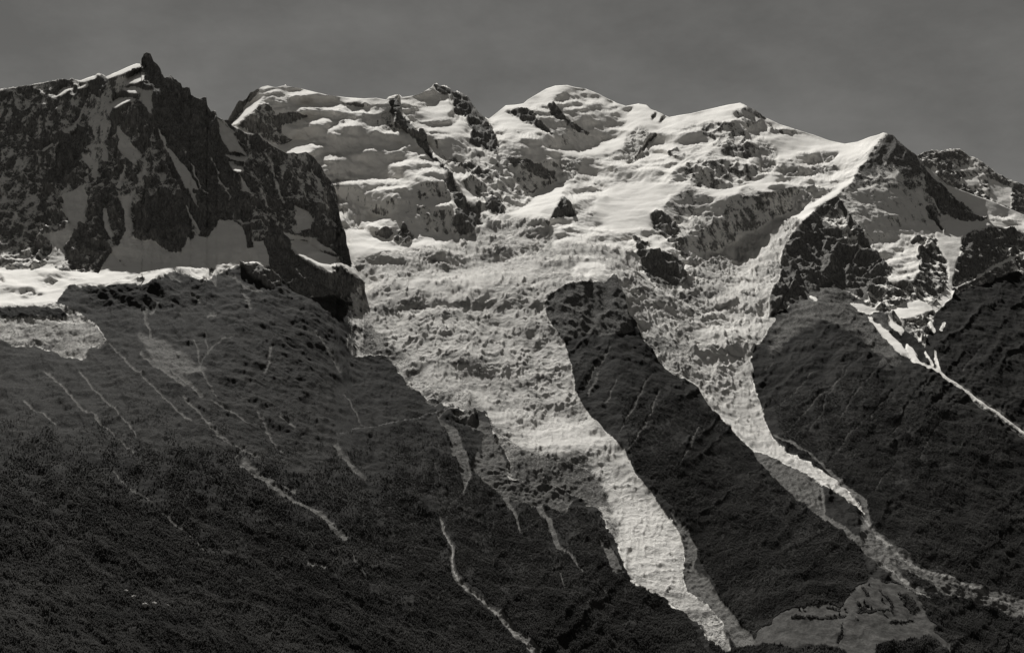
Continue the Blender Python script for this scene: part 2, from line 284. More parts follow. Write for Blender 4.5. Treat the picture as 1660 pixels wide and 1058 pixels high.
# --- pyramid
M.P('face', [(1312,340),(1356,315),(1380,296),(1399,264),(1418,238),(1437,216),(1450,216),(1493,262),(1536,301),(1590,345),(1560,358),(1529,344),(1524,361),(1505,353),(1495,337),(1507,380),(1493,394),(1464,387),(1445,378),(1418,394),(1370,334)], 60, -25, .40, f=2, warp=.5)
M.P('face', [(1395,268),(1437,214),(1452,216),(1475,242),(1500,285),(1480,290),(1430,262),(1405,300),(1388,305)], 60, -25, .0, f=24, warp=.5)
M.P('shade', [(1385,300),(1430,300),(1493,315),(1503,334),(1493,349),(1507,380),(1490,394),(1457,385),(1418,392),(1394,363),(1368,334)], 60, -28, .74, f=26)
M.P('snow', [(1498,270),(1536,299),(1587,317),(1620,326),(1640,350),(1608,350),(1590,346),(1560,330),(1530,308)], 36, -10, .95)
M.P('rock', [(1500,276),(1536,306),(1560,326),(1580,345),(1602,357),(1556,359),(1530,345),(1508,315)], 56, -25, .12)
M.P('bare', [(1305,356),(1330,335),(1357,317),(1370,334),(1409,390),(1441,433),(1445,465),(1400,484),(1345,458),(1300,484),(1247,512),(1246,480),(1264,446),(1268,407),(1283,378)], 54, 5, .04, f=2, warp=.5)
M.P('rock', [(1350,335),(1368,338),(1372,362),(1390,385),(1402,398),(1380,398),(1362,378),(1340,358),(1325,352)], 42, 20, .45)
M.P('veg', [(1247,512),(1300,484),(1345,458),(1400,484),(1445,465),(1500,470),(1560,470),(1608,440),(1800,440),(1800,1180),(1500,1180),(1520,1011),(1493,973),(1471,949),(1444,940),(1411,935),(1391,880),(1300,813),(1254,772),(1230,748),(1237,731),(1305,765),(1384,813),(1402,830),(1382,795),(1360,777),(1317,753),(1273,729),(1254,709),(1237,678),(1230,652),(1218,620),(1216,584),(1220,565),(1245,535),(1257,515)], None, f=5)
M.P('slab', [(1252,520),(1300,476),(1345,452),(1400,478),(1440,520),(1470,590),(1440,600),(1390,540),(1330,520),(1270,560),(1240,590),(1232,560)], None, f=22, warp=2.5)
M.P('rock', [(1440,400),(1510,380),(1560,370),(1620,360),(1800,380),(1800,470),(1640,440),(1560,470),(1520,490),(1500,560),(1460,530),(1400,484),(1441,440)], 45, 0, .22, f=5)
M.P('bench', [(1415,393),(1432,410),(1446,383),(1455,390),(1479,396),(1505,386),(1500,403),(1485,416),(1492,429),(1485,458),(1465,458),(1440,455),(1446,433),(1432,416)], 26, 10, .8)
M.P('snow', [(1512,366),(1528,363),(1555,356),(1608,358),(1700,372),(1700,380),(1608,366),(1577,371),(1562,386),(1552,429),(1546,452),(1542,482),(1515,506),(1510,500),(1530,472),(1537,446),(1537,423),(1520,396)], 27, 10, .95, warp=.5)
M.P('bare', [(1524,358),(1532,372),(1528,380),(1515,352),(1502,336),(1510,335)], 58, -20)
M.P('bare', [(1568,384),(1590,376),(1625,390),(1608,420),(1570,445),(1550,460),(1556,430)], 52, -15)
M.P('rock', [(1490,400),(1515,392),(1533,420),(1533,450),(1520,475),(1500,478),(1492,450)], 50, -10, .25)
M.P('snow', [(1440,502),(1465,492),(1498,487),(1514,500),(1485,514),(1457,516)], 22, 10, 1)
M.P('snow', [(1407,512),(1422,523),(1444,541),(1462,555),(1476,578),(1453,566),(1431,543),(1415,527)], 25, 20, 1, warp=.4)
M.P('snow', [(1438,514),(1464,531),(1460,539),(1441,530)], 25, 10, .9)
M.P('snow', [(1470,553),(1480,562),(1494,590),(1482,586),(1471,571)], 25, 10, 1, warp=.4)
M.P('snow', [(1380,488),(1399,491),(1427,501),(1410,507),(1392,503)], 28, 10, .75)
M.S('scree', [(1515,595),(1530,608),(1550,620),(1580,640),(1610,664),(1680,715)], [4,6,7,9,12,14], 30)
M.S('snow', [(1476,574),(1494,590),(1512,596),(1532,609),(1555,624),(1585,645),(1615,668),(1680,715)], [2,3,5,4.5,4.5,4.5,5,5], 28, 0, 1, k=1)
M.S('snow', [(1500,570),(1512,592)], 3, 25); M.S('snow', [(1516,570),(1518,588),(1522,600)], [3,5,4], 25)
M.S('snow', [(1551,466),(1581,452),(1610,432),(1680,400)], [5,5,6,6], 32, 0, .7)
M.S('snow', [(1508,520),(1513,534)], 6, 28); M.S('snow', [(1530,524),(1526,532)], 5, 28); M.S('snow', [(1490,552),(1498,544)], 4, 28)
M.S('snow', [(1313,480),(1322,484)], 4, 28)
M.S('scree', [(1289,440),(1275,475),(1258,510)], 2, k=.8)
M.S('scree', [(1350,448),(1370,465),(1388,473)], 5, k=.8)
M.S('snow', [(1382,420),(1394,404),(1408,400)], 2.5, 30); M.S('scree', [(1400,445),(1415,432),(1428,424)], 3)
for st in [[(1395,575),(1350,620),(1310,660),(1262,715)],[(1370,590),(1340,640),(1325,670),(1315,700)],[(1430,580),(1400,620),(1360,680)],[(1260,590),(1240,600)],[(1410,670),(1380,700),(1362,720),(1345,745)],[(1470,610),(1430,650),(1410,680)],[(1500,620),(1470,660),(1440,710)],[(1460,740),(1430,770),(1420,790)],[(1320,600),(1290,630),(1265,655)],[(1560,640),(1520,690),(1490,740)],[(1540,560),(1520,585)],[(1590,560),(1560,600)]]:
    M.S('scree', st, [2, 3.5, 3, 2][:len(st)], k=.38, warp=1.2)  # scree gullies, and the light on the ribs painted as pale scree
# moraine and valley floor
M.P('scree', [(1216,723),(1237,731),(1264,743),(1305,765),(1332,785),(1336,826),(1331,832),(1300,813),(1254,772),(1230,748)], 32, 0, f=7, warp=.8)
for st in [[(1290,770),(1300,800)],[(1310,775),(1322,815)],[(1270,755),(1285,790)],[(1325,790),(1330,822)]]:
    M.S('veg', st, 4, k=.55, warp=1.2)
M.S('scree', [(1295,806),(1330,830),(1365,855),(1395,880),(1420,898)], [5,8,8,10,14], warp=.6)
M.S('scree', [(1254,700),(1300,725),(1340,755),(1375,785),(1400,810),(1408,845)], [3,5,6,8,10,9], warp=.9, k=.6)
M.P('scree', [(1396,840),(1416,850),(1445,882),(1505,915),(1565,938),(1625,958),(1700,985),(1700,1025),(1600,995),(1540,990),(1505,972),(1440,925),(1395,885)], 12, 0, f=14)
M.P('alp', [(1470,870),(1520,900),(1570,930),(1620,950),(1620,962),(1540,938),(1480,912)], None, f=10)
M.P('alp', [(1440,905),(1480,925),(1520,950),(1500,956),(1470,940)], None, f=4)
M.P('veg', [(1490,955),(1550,965),(1620,985),(1700,1010),(1700,1180),(1560,1180),(1520,1015),(1498,978)], None, f=6)
M.P('meadow', [(1268,992),(1300,982),(1335,975),(1364,980),(1380,964),(1393,949),(1411,935),(1444,940),(1471,949),(1493,973),(1520,1011),(1600,1180),(1150,1180),(1225,1015)], 8, 0, f=9, warp=1.8)

for st, w_ in [([(1285,1000),(1330,1003),(1372,996)],3),([(1395,975),(1412,990),(1440,986)],3),([(1425,955),(1440,970),(1446,990)],3),([(1462,968),(1470,976),(1480,980)],6),([(1340,983),(1360,986)],4),([(1440,1010),(1480,1000)],3),([(1398,955),(1405,965)],5),([(1365,1010),(1360,1040)],4)]:
    M.S('veg', st, w_, k=.8, warp=1.6)
for q in [[(1150,1060),(1230,1040),(1290,1050),(1340,1042),(1380,1060),(1360,1190),(1150,1190)],[(1420,1050),(1510,1030),(1540,1060),(1560,1190),(1440,1190)],[(1455,960),(1475,966),(1490,985),(1478,990),(1462,978)],[(1390,988),(1400,979),(1412,984),(1410,992)]]:
    M.P('veg', q, None, f=4, warp=2)
# ================================================================== NEAR SHEET
N = Maps()
N.put((slice(None), slice(None)), 1.0, 'rock', snow=.3)
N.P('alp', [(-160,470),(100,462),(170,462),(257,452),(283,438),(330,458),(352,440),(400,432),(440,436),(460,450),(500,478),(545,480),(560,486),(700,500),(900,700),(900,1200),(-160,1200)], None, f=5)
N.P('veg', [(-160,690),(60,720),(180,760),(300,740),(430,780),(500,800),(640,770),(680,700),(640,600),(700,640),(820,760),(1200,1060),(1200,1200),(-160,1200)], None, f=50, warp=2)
# the rock needle and its face
N.P('mix', [(-160,190),(50,132),(130,128),(146,146),(141,195),(120,215),(80,245),(60,290),(50,440),(-160,440)], 56, -35, .30, f=8)
N.P('shade', [(146,140),(189,122),(228,120),(228,130),(221,166),(189,195),(175,223),(165,267),(144,291),(138,255),(151,219),(138,195)], 54, -10, .62, f=6)
N.P('bare', [(143,150),(150,128),(165,121),(173,124),(172,142),(160,160)], 62, -20)
N.P('bare', [(95,225),(118,205),(140,200),(140,245),(120,280),(95,300),(70,300)], 60, -15)
N.P('shade', [(188,200),(206,219),(215,235),(232,248),(225,267),(205,255),(190,238)], 52, -15, .9)
N.P('bare', [(236,84),(248,90),(266,122),(310,150),(345,178),(353,200),(368,250),(392,310),(412,350),(380,350),(330,380),(300,330),(270,260),(250,190),(228,130),(226,95)], 62, -30, 0, f=6)
N.P('snow', [(223,142),(247,146),(247,170),(246,188),(230,170)], 44, -10, .9)
N.P('shade', [(266,238),(281,260),(293,291),(300,305),(322,305),(307,274),(281,243)], 54, -10, .85)
N.S('shade', [(305,292),(313,319),(327,340)], [4,8,2.4], 54, 0, .9, warp=1.6); N.S('shade', [(303,333),(315,365),(322,375)], [4,8,2.4], 54, 0, .9, warp=1.6)
N.S('shade', [(300,240),(320,290),(335,320)], [2,6,1.6], 54, 0, .7, warp=1.6); N.S('shade', [(345,260),(360,300),(372,330)], [2,6,1.6], 54, 0, .7, warp=1.6)
N.S('shade', [(255,200),(262,225),(268,240)], [4,8,2.4], 54, 0, .8, warp=1.6); N.S('shade', [(205,270),(190,300)], [5,9], 54, 0, .8, warp=1.6); N.S('shade', [(240,260),(225,300),(212,320)], [5,9,2.8], 54, 0, .7, warp=1.6)
N.S('shade', [(175,310),(178,340),(172,370)], [3,7,2.0], 54, 0, .7, warp=1.6); N.S('shade', [(262,330),(268,350),(262,375)], [3,7,2.0], 54, 0, .6, warp=1.6)
N.P('snow', [(204,134),(218,122),(230,117),(233,129),(218,137),(206,140)], 20, 40, warp=.8)
N.P('snow', [(197,146),(221,139),(223,153),(209,153)], 20, 40); N.P('snow', [(182,168),(197,158),(213,158),(209,166),(187,177)], 20, 40)
N.P('snow', [(128,131),(146,122),(160,118),(150,127),(135,135)], 18, 60, warp=.4)
N.P('snow', [(172,125),(189,115),(204,108),(229,100),(229,108),(204,119),(176,127)], 18, 60, warp=.4)
N.P('snow', [(93,156),(103,139),(120,139),(112,146),(98,156)], 25, 40); N.P('snow', [(125,140),(140,134),(140,138),(128,144)], 25, 40)
N.S('snow', [(144,149),(135,172),(129,185),(120,204),(105,215)], [1.5,2,3,5,2], 25, 60); N.S('snow', [(83,233),(69,243)], 4, 25, 60, .8)
N.P('shade', [(351,190),(377,214),(397,250),(372,248),(358,223)], 52, -20, .95, warp=.5)
N.S('snow', [(362,196),(378,214)], 2, 25, 50); N.S('snow', [(360,212),(378,232),(394,250)], 2, 25, 50); N.S('snow', [(385,225),(412,248)], 1.6, 25, 50)
N.P('snow', [(369,250),(397,255),(399,262),(377,260)], 18, 40); N.P('snow', [(373,262),(397,274),(421,281),(421,286),(394,282),(377,276)], 18, 40)
N.P('shade', [(385,282),(410,288),(420,310),(412,325),(395,305)], 54, -20, .85)
N.P('rock', [(400,212),(441,236),(500,246),(537,293),(548,340),(571,428),(520,410),(460,380),(420,340),(395,290)], 57, -22, .26, f=6)
N.P('mix', [(440,240),(500,248),(520,270),(500,300),(470,290)], 53, -18, .45)
N.P('shade', [(472,326),(484,374),(504,372),(508,355),(492,338)], 52, 0, .9)
N.S('shade', [(470,260),(490,300),(505,330)], [3,7,2.0], 52, -10, .7, warp=1.6); N.S('shade', [(500,262),(520,300),(535,340)], [2,6,1.6], 52, -10, .7, warp=1.6); N.S('shade', [(430,250),(450,300),(460,330)], [3,7,2.0], 52, -10, .6, warp=1.6)
# snow aprons in shade, then lit snowfield
N.P('shade', [(100,314),(132,302),(141,319),(134,350),(124,370),(105,398),(100,435),(76,425),(86,398),(83,382),(112,360),(103,338)], 50, -10, 1)
N.P('bare', [(134,352),(160,300),(184,300),(199,350),(200,384),(185,400),(172,424),(158,442),(136,440),(105,432),(108,400),(126,370)], 58, 0, .12)
N.S('shade', [(170,340),(172,365),(180,380)], 9, 50, 0, .9)
N.P('shade', [(185,304),(194,319),(213,319),(209,343),(216,384),(197,386),(201,350),(194,326)], 52, -10, 1)
N.P('shade', [(178,412),(185,401),(204,382),(228,389),(252,386),(266,406),(280,410),(293,408),(300,391),(322,379),(336,384),(353,357),(372,353),(389,362),(406,386),(430,386),(440,430),(411,428),(389,430),(362,436),(340,452),(300,434),(247,436),(216,436)], 49, -12, 1, f=2, warp=.7)
N.P('bare', [(213,330),(235,318),(270,310),(300,330),(316,372),(300,391),(294,408),(280,411),(266,406),(252,388),(228,390),(216,380)], 60, 5, .08, f=3)
N.P('bare', [(322,345),(350,335),(353,357),(336,384),(324,379)], 58, 0)
N.P('bare', [(396,362),(408,360),(412,395),(404,398)], 58, 0)
N.P('snow', [(-160,440),(52,434),(76,426),(100,439),(136,439),(158,442),(170,425),(181,410),(194,425),(204,431),(216,422),(230,432),(247,427),(269,426),(293,426),(307,432),(317,426),(334,447),(327,454),(305,444),(283,434),(257,447),(233,459),(170,460),(117,460),(105,471),(93,488),(76,492),(52,492),(-160,492)], 17, 25, 1, f=2, warp=.6)
N.S('alp', [(180,456),(215,450),(245,440),(265,434)], 2.5, k=.8)
for q in [[(60,455),(85,450),(95,458),(70,464)],[(20,470),(50,464),(70,474),(40,480)],[(-20,450),(0,446),(8,456),(-14,460)],[(205,452),(228,446),(236,452),(212,458)]]:
    N.P('mix', q, 40, 0, .5, f=5, warp=1.6)
for q in [[(60,440),(110,446),(150,450),(120,456),(70,450)],[(-60,470),(0,460),(40,468),(0,480),(-50,482)],[(290,432),(315,436),(325,446),(300,440)]]:
    N.P('bench', q, 38, -10, 1, f=8, warp=1.6)
N.P('snow', [(356,421),(372,424),(372,430),(360,428)], 18, 40); N.P('snow', [(384,426),(399,423),(406,413),(413,425),(400,431)], 18, 40)
N.P('bare', [(440,350),(458,372),(477,408),(516,430),(535,442),(564,439),(588,454),(581,468),(564,482),(545,480),(496,476),(460,450),(441,432),(430,390)], 59, -15, 0, f=3)
N.P('snow', [(469,390),(496,391),(520,406),(545,418),(569,432),(587,451),(569,444),(545,435),(535,442),(516,430),(492,418),(477,408)], 18, 35, .95, warp=.5)
N.P('shade', [(458,377),(501,384),(535,398),(549,413),(520,404),(496,389),(470,389)], 50, 0, .95, warp=.5)
N.P('bare', [(538,434),(550,430),(562,438),(552,444)], 58, 0)
N.S('scree', [(508,461),(522,460),(530,464),(540,476)], [2,6,4,2], k=.9); N.S('scree', [(480,445),(497,457)], 2)
N.P('rock', [(385,430),(415,425),(440,440),(460,455),(440,470),(410,450)], 52, 0, .05)
N.P('serac', [(-160,492),(52,492),(93,493),(115,502),(140,512),(158,530),(172,550),(165,560),(145,560),(134,578),(100,573),(83,563),(52,556),(-160,545)], 30, 0, .6, f=8, dirt=.55)
N.P('alp', [(-160,494),(60,494),(96,500),(110,512),(60,512),(-160,510)], None, f=3)
# moraine shelf hump, gullies and painted lit ribs
N.P('alp', [(105,471),(117,460),(233,461),(257,449),(285,436),(305,445),(330,458),(352,444),(345,480),(300,500),(200,500),(140,500)], 40, -10, f=8)
N.S('scree', [(235,500),(242,520),(245,545)], [8,7,5], k=.8, warp=2); N.S('scree', [(262,490),(248,508)], 4, k=.7, warp=2)
N.S('scree', [(310,470),(322,485)], 5, k=.7, warp=2); N.S('scree', [(345,436),(350,452)], 8, k=.8, warp=2); N.S('scree', [(275,440),(290,452)], 6, k=.6, warp=2)
N.S('scree', [(368,440),(400,462),(420,470)], 4, k=.7, warp=2); N.S('scree', [(340,510),(350,500)], 5, k=.6, warp=2); N.S('scree', [(395,470),(405,490)], 6, k=.6, warp=2)
N.P('scree', [(225,540),(250,545),(300,575),(330,600),(300,605),(260,590)], None, f=14)
for st, w in [([(75,598),(100,625),(125,650),(150,670),(170,690),(195,712),(213,730)],3.2),([(130,600),(150,628),(175,655),(205,680),(222,705)],2.6),([(178,555),(195,575),(225,605),(255,635),(290,665),(312,680)],2.8),([(40,648),(90,680)],3),([(318,595),(345,625),(352,640)],2.2),([(342,645),(375,660),(400,682)],2.4),([(322,592),(345,560),(380,540)],2),([(390,750),(430,775),(480,795)],6),([(180,760),(250,815),(300,850),(330,890)],4),([(560,635),(575,665),(587,687)],3),([(639,618),(642,635),(646,652)],3.5),([(655,722),(663,738),(645,755),(632,768)],[3,7,5,5]),([(415,665),(432,685),(448,720),(458,730)],2.4),([(455,672),(475,692)],3),([(400,720),(380,738)],2),([(620,830),(645,860),(660,885)],4),([(570,895),(585,915),(592,930),(600,945)],[3,6,5,4]),([(600,945),(640,950)],4),([(500,910),(525,915)],7),([(315,548),(320,580),(322,592)],2),([(336,540),(337,570)],1.6),([(515,535),(528,560),(545,590),(553,600)],3.5),([(395,745),(440,790),(520,830),(560,870)],9),([(300,640),(350,700),(420,740)],4),([(545,720),(570,750),(590,770)],8),([(440,560),(430,600)],4),([(280,600),(330,640)],5),([(230,570),(300,625)],6)]:
    N.S('scree', st, np.array(w), k=.62, warp=1.0)  # partly scree gullies, partly lit ribs put into the colour as scree
N.P('scree', [(636,1005),(660,984),(690,990),(712,1014),(740,1060),(660,1060)], None, f=6)
# gullies between the streams
for T in (N, M):
    if T is M:
        lowl = [(-160,500),(555,492),(562,510),(566,537),(554,556),(569,578),(626,575),(636,590),(653,609),(667,633),(689,645),(732,655),(761,660),(785,668),(795,690),(806,712),(820,745),(826,775),(870,782),(915,791),(934,803),(968,823),(982,850),(997,868),(1011,905),(1016,929),(1033,945),(1069,962),(1100,984),(1129,1008),(1200,1080),(1230,1180),(-160,1180)]
        T.P('veg', lowl, None, f=7, warp=2)
        T.P('alp', [(540,500),(562,510),(560,560),(575,580),(620,578),(600,590),(560,600),(530,560)], None, f=10)
    T.P('scree', [(711,674),(738,692),(760,738),(766,765),(755,796),(748,770),(738,738),(728,700)], None, f=5)
    T.P('scree', [(755,672),(790,685),(810,730),(828,775),(870,784),(915,793),(928,812),(915,828),(885,818),(860,818),(820,806),(790,782),(770,755),(775,720)], 34, 0, f=6)
    T.P('veg', [(765,690),(785,700),(780,735),(768,720)], None, f=4); T.P('rock', [(735,660),(775,668),(760,690),(740,680)], 45, 0, 0, f=4)
    T.S('scree', [(690,648),(705,652),(720,640)], 5); T.S('scree', [(712,672),(725,660),(735,655)], 5)
    T.S('scree', [(872,818),(888,845),(905,880),(925,900),(947,927)], [8,9,6,5,3]); T.S('scree', [(960,940),(985,965),(1000,985)], 2.2, k=.8)
    T.S('scree', [(815,800),(830,825),(845,860)], [8,5,3], k=.9); T.S('scree', [(908,928),(917,948)], 2.5, k=.8); T.S('scree', [(960,985),(975,1005)], 2, k=.8)
    T.P('scree', [(973,872),(988,880),(1003,908),(1012,928),(992,925),(982,900)], 30, 0, f=3)
    T.S('scree', [(753,795),(735,812),(722,832),(713,840)], 1.5, k=.7)
    T.S('scree', [(713,838),(722,862),(733,885),(732,905),(740,930),(755,950),(775,965),(800,985),(830,1010),(870,1050)], [3,4,7,6,9,6,5,8,12,16], 22)
    T.S('scree', [(545,700),(600,690),(650,682),(700,668),(722,660)], 1.2, k=.35)
    T.S('scree', [(705,745),(712,780)], 3, k=.4)

# ================================================================== FAR RIDGE
R = Maps()
R.put((slice(None), slice(None)), 1.0, 'rock', 48, -20, snow=.22)
R.P('mix', [(1555,255),(1580,262),(1608,285),(1640,310),(1600,320),(1570,300),(1556,280)], 44, 0, .45)
R.P('snow', [(1560,292),(1585,284),(1586,300),(1568,302)], 30, 10, .9); R.P('snow', [(1548,272),(1580,272),(1585,278),(1550,276)], 30, 10, .8)
R.P('snow', [(1600,295),(1640,300),(1640,340),(1604,322)], 30, 0, .8)
R.P('snow', [(1510,268),(1518,274),(1518,282),(1512,280)], 30, 10, .8)

# ------------------------------------------------------------------ object ids
ids_main = {0:'snow_dome', 1:'peak_west', 2:'peak_mid', 3:'dome_shoulder', 4:'glacier_long', 5:'glacier_short', 6:'isle_a', 7:'isle_b', 8:'isle_c', 9:'ridge', 10:'pyramid', 11:'slope_right', 12:'meadow', 13:'stream_r', 14:'stream_r2', 15:'slope_left', 16:'stream_l', 17:'path', 18:'isle_d', 19:'moraine'}
M.O(1, [(100,60),(647,60),(645,175),(654,185),(666,199),(679,216),(687,209),(692,230),(700,247),(724,264),(731,281),(746,300),(750,317),(770,332),(785,345),(785,366),(760,388),(700,396),(640,410),(572,425),(480,500),(100,500)], .6)
M.O(2, [(647,60),(775,60),(790,186),(799,206),(808,235),(812,250),(845,252),(895,259),(905,264),(902,298),(871,310),(854,330),(820,347),(786,345),(750,317),(731,281),(724,264),(700,247),(692,230),(687,209),(679,216),(654,185),(645,175)], .6)
M.O(3, [(1088,60),(1450,60),(1440,216),(1380,296),(1305,356),(1262,352),(1195,382),(1150,412),(1118,416),(1100,372),(1060,345),(1085,310),(1085,240),(1066,215),(1090,192)], .6)
M.O(10, [(1437,214),(1437,60),(1800,60),(1800,450),(1640,440),(1560,472),(1515,508),(1476,580),(1445,545),(1400,484),(1345,458),(1300,484),(1247,514),(1246,480),(1264,446),(1268,407),(1283,378),(1312,340),(1356,315),(1380,296),(1399,264),(1418,238)], .5)
M.O(11, [(1247,512),(1300,484),(1345,458),(1400,484),(1445,545),(1476,580),(1515,508),(1560,472),(1640,440),(1800,450),(1800,1200),(1500,1200),(1520,1011),(1493,973),(1471,949),(1444,940),(1411,935),(1391,880),(1300,813),(1216,723),(1273,729),(1254,709),(1237,678),(1230,652),(1218,620),(1216,584),(1220,565),(1245,535),(1257,515)], .5)
M.O(15, lowl, 1); M.O(4, boss, 1); M.O(5, tac, 1)
M.O(9, cote, .5)
M.O(19, [(1216,723),(1237,731),(1264,743),(1305,765),(1341,782),(1372,801),(1398,832),(1400,885),(1362,857),(1300,814),(1254,772),(1230,748)], .5)
M.O(12, [(1268,992),(1300,982),(1335,975),(1364,980),(1380,964),(1393,949),(1411,935),(1444,940),(1471,949),(1493,973),(1520,1011),(1600,1190),(1150,1190),(1225,1015)], .6)
M.O(6, [(881,355),(891,357),(896,370),(886,374),(886,394),(874,401),(870,410),(867,396),(869,374),(876,362)], .5)
M.O(7, [(915,317),(927,333),(934,347),(912,350),(893,353),(900,336)], .5)
M.O(8, [(1026,386),(1050,391),(1081,386),(1104,388),(1120,413),(1115,454),(1093,468),(1055,456),(1043,435),(1033,410)], .7)
M.O(18, [(651,362),(672,379),(663,398),(653,401),(638,391)], 1)
SR1 = [(1398,830),(1410,850),(1435,875),(1465,902),(1500,920),(1540,935),(1575,950),(1612,967),(1700,1000)]
SR2 = [(1435,913),(1452,926),(1465,937),(1477,945),(1490,958),(1506,968)]
SL = [(716,842),(722,862),(733,885),(732,905),(740,930),(755,950),(775,965),(800,985),(825,1008),(870,1060)]
M.OS(13, SR1, [3,3.6,4,4,4,3.5,3,3,3]); M.OS(14, SR2, [2.5,3,3,3,3,2])
for T in (M, N):
    T.OS(16, SL, [2.6,3,4,3.4,4,4,4,5,7,9])
    T.OS(17, [(545,700),(600,690),(650,682),(700,668),(722,660)], 1.9)
N.id[:] = 20
N.O(21, [(-200,470),(100,462),(170,461),(233,460),(257,448),(283,435),(305,445),(327,456),(345,444),(362,436),(389,430),(411,428),(441,432),(460,450),(496,476),(545,480),(564,482),(581,468),(588,455),(700,470),(900,700),(1000,1200),(-200,1200)], .6)
N.O(22, [(-200,440),(52,434),(76,426),(100,439),(136,439),(158,442),(170,425),(178,412),(204,384),(228,391),(252,388),(266,408),(293,410),(300,393),(322,381),(336,386),(353,359),(372,354),(389,362),(406,388),(430,388),(440,430),(411,428),(389,430),(362,436),(345,444),(334,452),(305,445),(283,435),(257,448),(233,460),(170,461),(117,461),(105,471),(93,488),(76,492),(-200,492)], .6)
N.O(23, [(-200,492),(93,492),(115,502),(140,512),(158,530),(172,550),(165,560),(145,560),(134,578),(100,573),(83,563),(52,556),(-200,545)], 1)
N.O(24, [(469,388),(496,390),(520,405),(545,417),(569,431),(588,451),(569,445),(545,436),(535,443),(516,431),(492,419),(477,409)], .5)
for T in (N,):
    T.OS(16, SL, [2.6,3,4,3.4,4,4,4,5,7,9]); T.OS(17, [(545,700),(600,690),(650,682),(700,668),(722,660)], 1.9)
R.id[:] = 30

# ------------------------------------------------------------------ base distance (km) from control points
LOW = [(100,700,4.3),(100,1000,2.9),(-100,700,4.0),(-120,1100,2.3),(400,1000,3.3),(700,1000,3.75),(900,1000,4.0),(300,600,5.3),(500,600,6.0),(600,600,6.6),(300,800,4.0),(500,800,4.5),(700,750,5.3),(850,850,4.95),(950,900,4.65),(500,1150,2.9),
       (1150,1005,4.3),(1060,900,4.8),(960,790,5.4),(900,690,6.0),(780,560,6.9),(1000,1150,3.6),
       (1000,600,6.3),(1100,750,5.35),(1250,900,4.5),(1200,1000,4.1),(1180,600,7.0),(1200,680,6.3),(1300,750,5.6),(1400,830,4.95),(1600,960,4.5),(1400,1000,3.8),(1350,1150,3.2),(1700,1150,3.5),
       (1400,600,6.6),(1600,650,6.4),(1500,750,5.6),(1600,850,5.1),(1750,900,5.0)]
MAIN = LOW + [(700,450,7.7),(620,400,8.3),(830,350,8.8),(850,310,9.3),(950,260,10.9),(910,140,13),(1040,175,12.3),(800,200,12.2),(1200,170,11.8),(1300,215,11.2),(1390,235,10.7),(1437,218,9.75),(1440,400,9.0),(1490,320,9.25),(1250,340,9.25),(1200,300,9.4),(1180,405,8.95),(1200,250,9.95),(680,300,9.5),(560,330,9.15),(1200,530,7.5),(950,455,7.45),(1330,480,7.6),(1500,480,7.8),(1600,400,8.9),(1700,380,9.2),(1608,330,9.6),(450,140,11.0),(600,160,11.15),(540,205,10.5),(560,250,10.0),(650,380,8.5),(700,240,10.2),(710,140,12.0),(840,240,9.75),(1050,300,10.0),(1000,400,8.6),(300,300,9.8),(500,430,8.3),(880,380,8.6),(1100,430,8.4),(200,400,8.6)]
NEAR = LOW + [(237,90,8.4),(100,135,8.7),(-100,160,8.9),(345,180,8.2),(450,245,8.1),(540,320,8.25),(580,440,7.75),(250,420,6.95),(100,440,6.9),(-100,450,6.9),(300,445,6.7),(80,500,6.3),(400,450,6.75),(500,480,6.9),(580,500,7.25),(700,500,7.3),(-100,520,6.1),(240,250,7.9),(420,350,7.7)]
FARR = [(1400,300,15.0),(1550,245,16.0),(1800,350,15.5),(1550,330,14.6),(1700,450,14.0),(1400,400,14.2)]
def rbf(pts):
    p = np.array(pts, float); xy = p[:, :2] / 500.0; v = np.log(p[:, 2]); n = len(p)
    K = lambda r: np.where(r > 0, r * r * np.log(r + 1e-9), 0)
    A = np.zeros((n + 3, n + 3)); d = np.linalg.norm(xy[:, None] - xy[None], axis=2)
    A[:n, :n] = K(d) + np.eye(n) * 0.004
    A[:n, n] = 1; A[:n, n + 1:] = xy; A[n:, :n] = A[:n, n:].T
    c = np.linalg.solve(A, np.concatenate([v, np.zeros(3)]))
    sx, sy = PX[::8, ::8] / 500.0, PY[::8, ::8] / 500.0
    out = c[n] + c[n + 1] * sx + c[n + 2] * sy
    for k in range(n):
        out = out + c[k] * K(np.hypot(sx - xy[k, 0], sy - xy[k, 1]))
    # bilinear up
    yi = np.arange(H) / 8; xi = np.arange(W) / 8
    return samp(np.pad(out, ((0, 2), (0, 2)), 'edge'), xi[None, :] + 0 * yi[:, None], yi[:, None] + 0 * xi[None, :])
def samp(a, fx, fy):
    fx = np.clip(fx, 0, a.shape[1] - 1.001); fy = np.clip(fy, 0, a.shape[0] - 1.001)
    i = fy.astype(int); j = fx.astype(int); u = fx - j; v = fy - i
    return (a[i, j] * (1 - u) + a[i, j + 1] * u) * (1 - v) + (a[i + 1, j] * (1 - u) + a[i + 1, j + 1] * u) * v

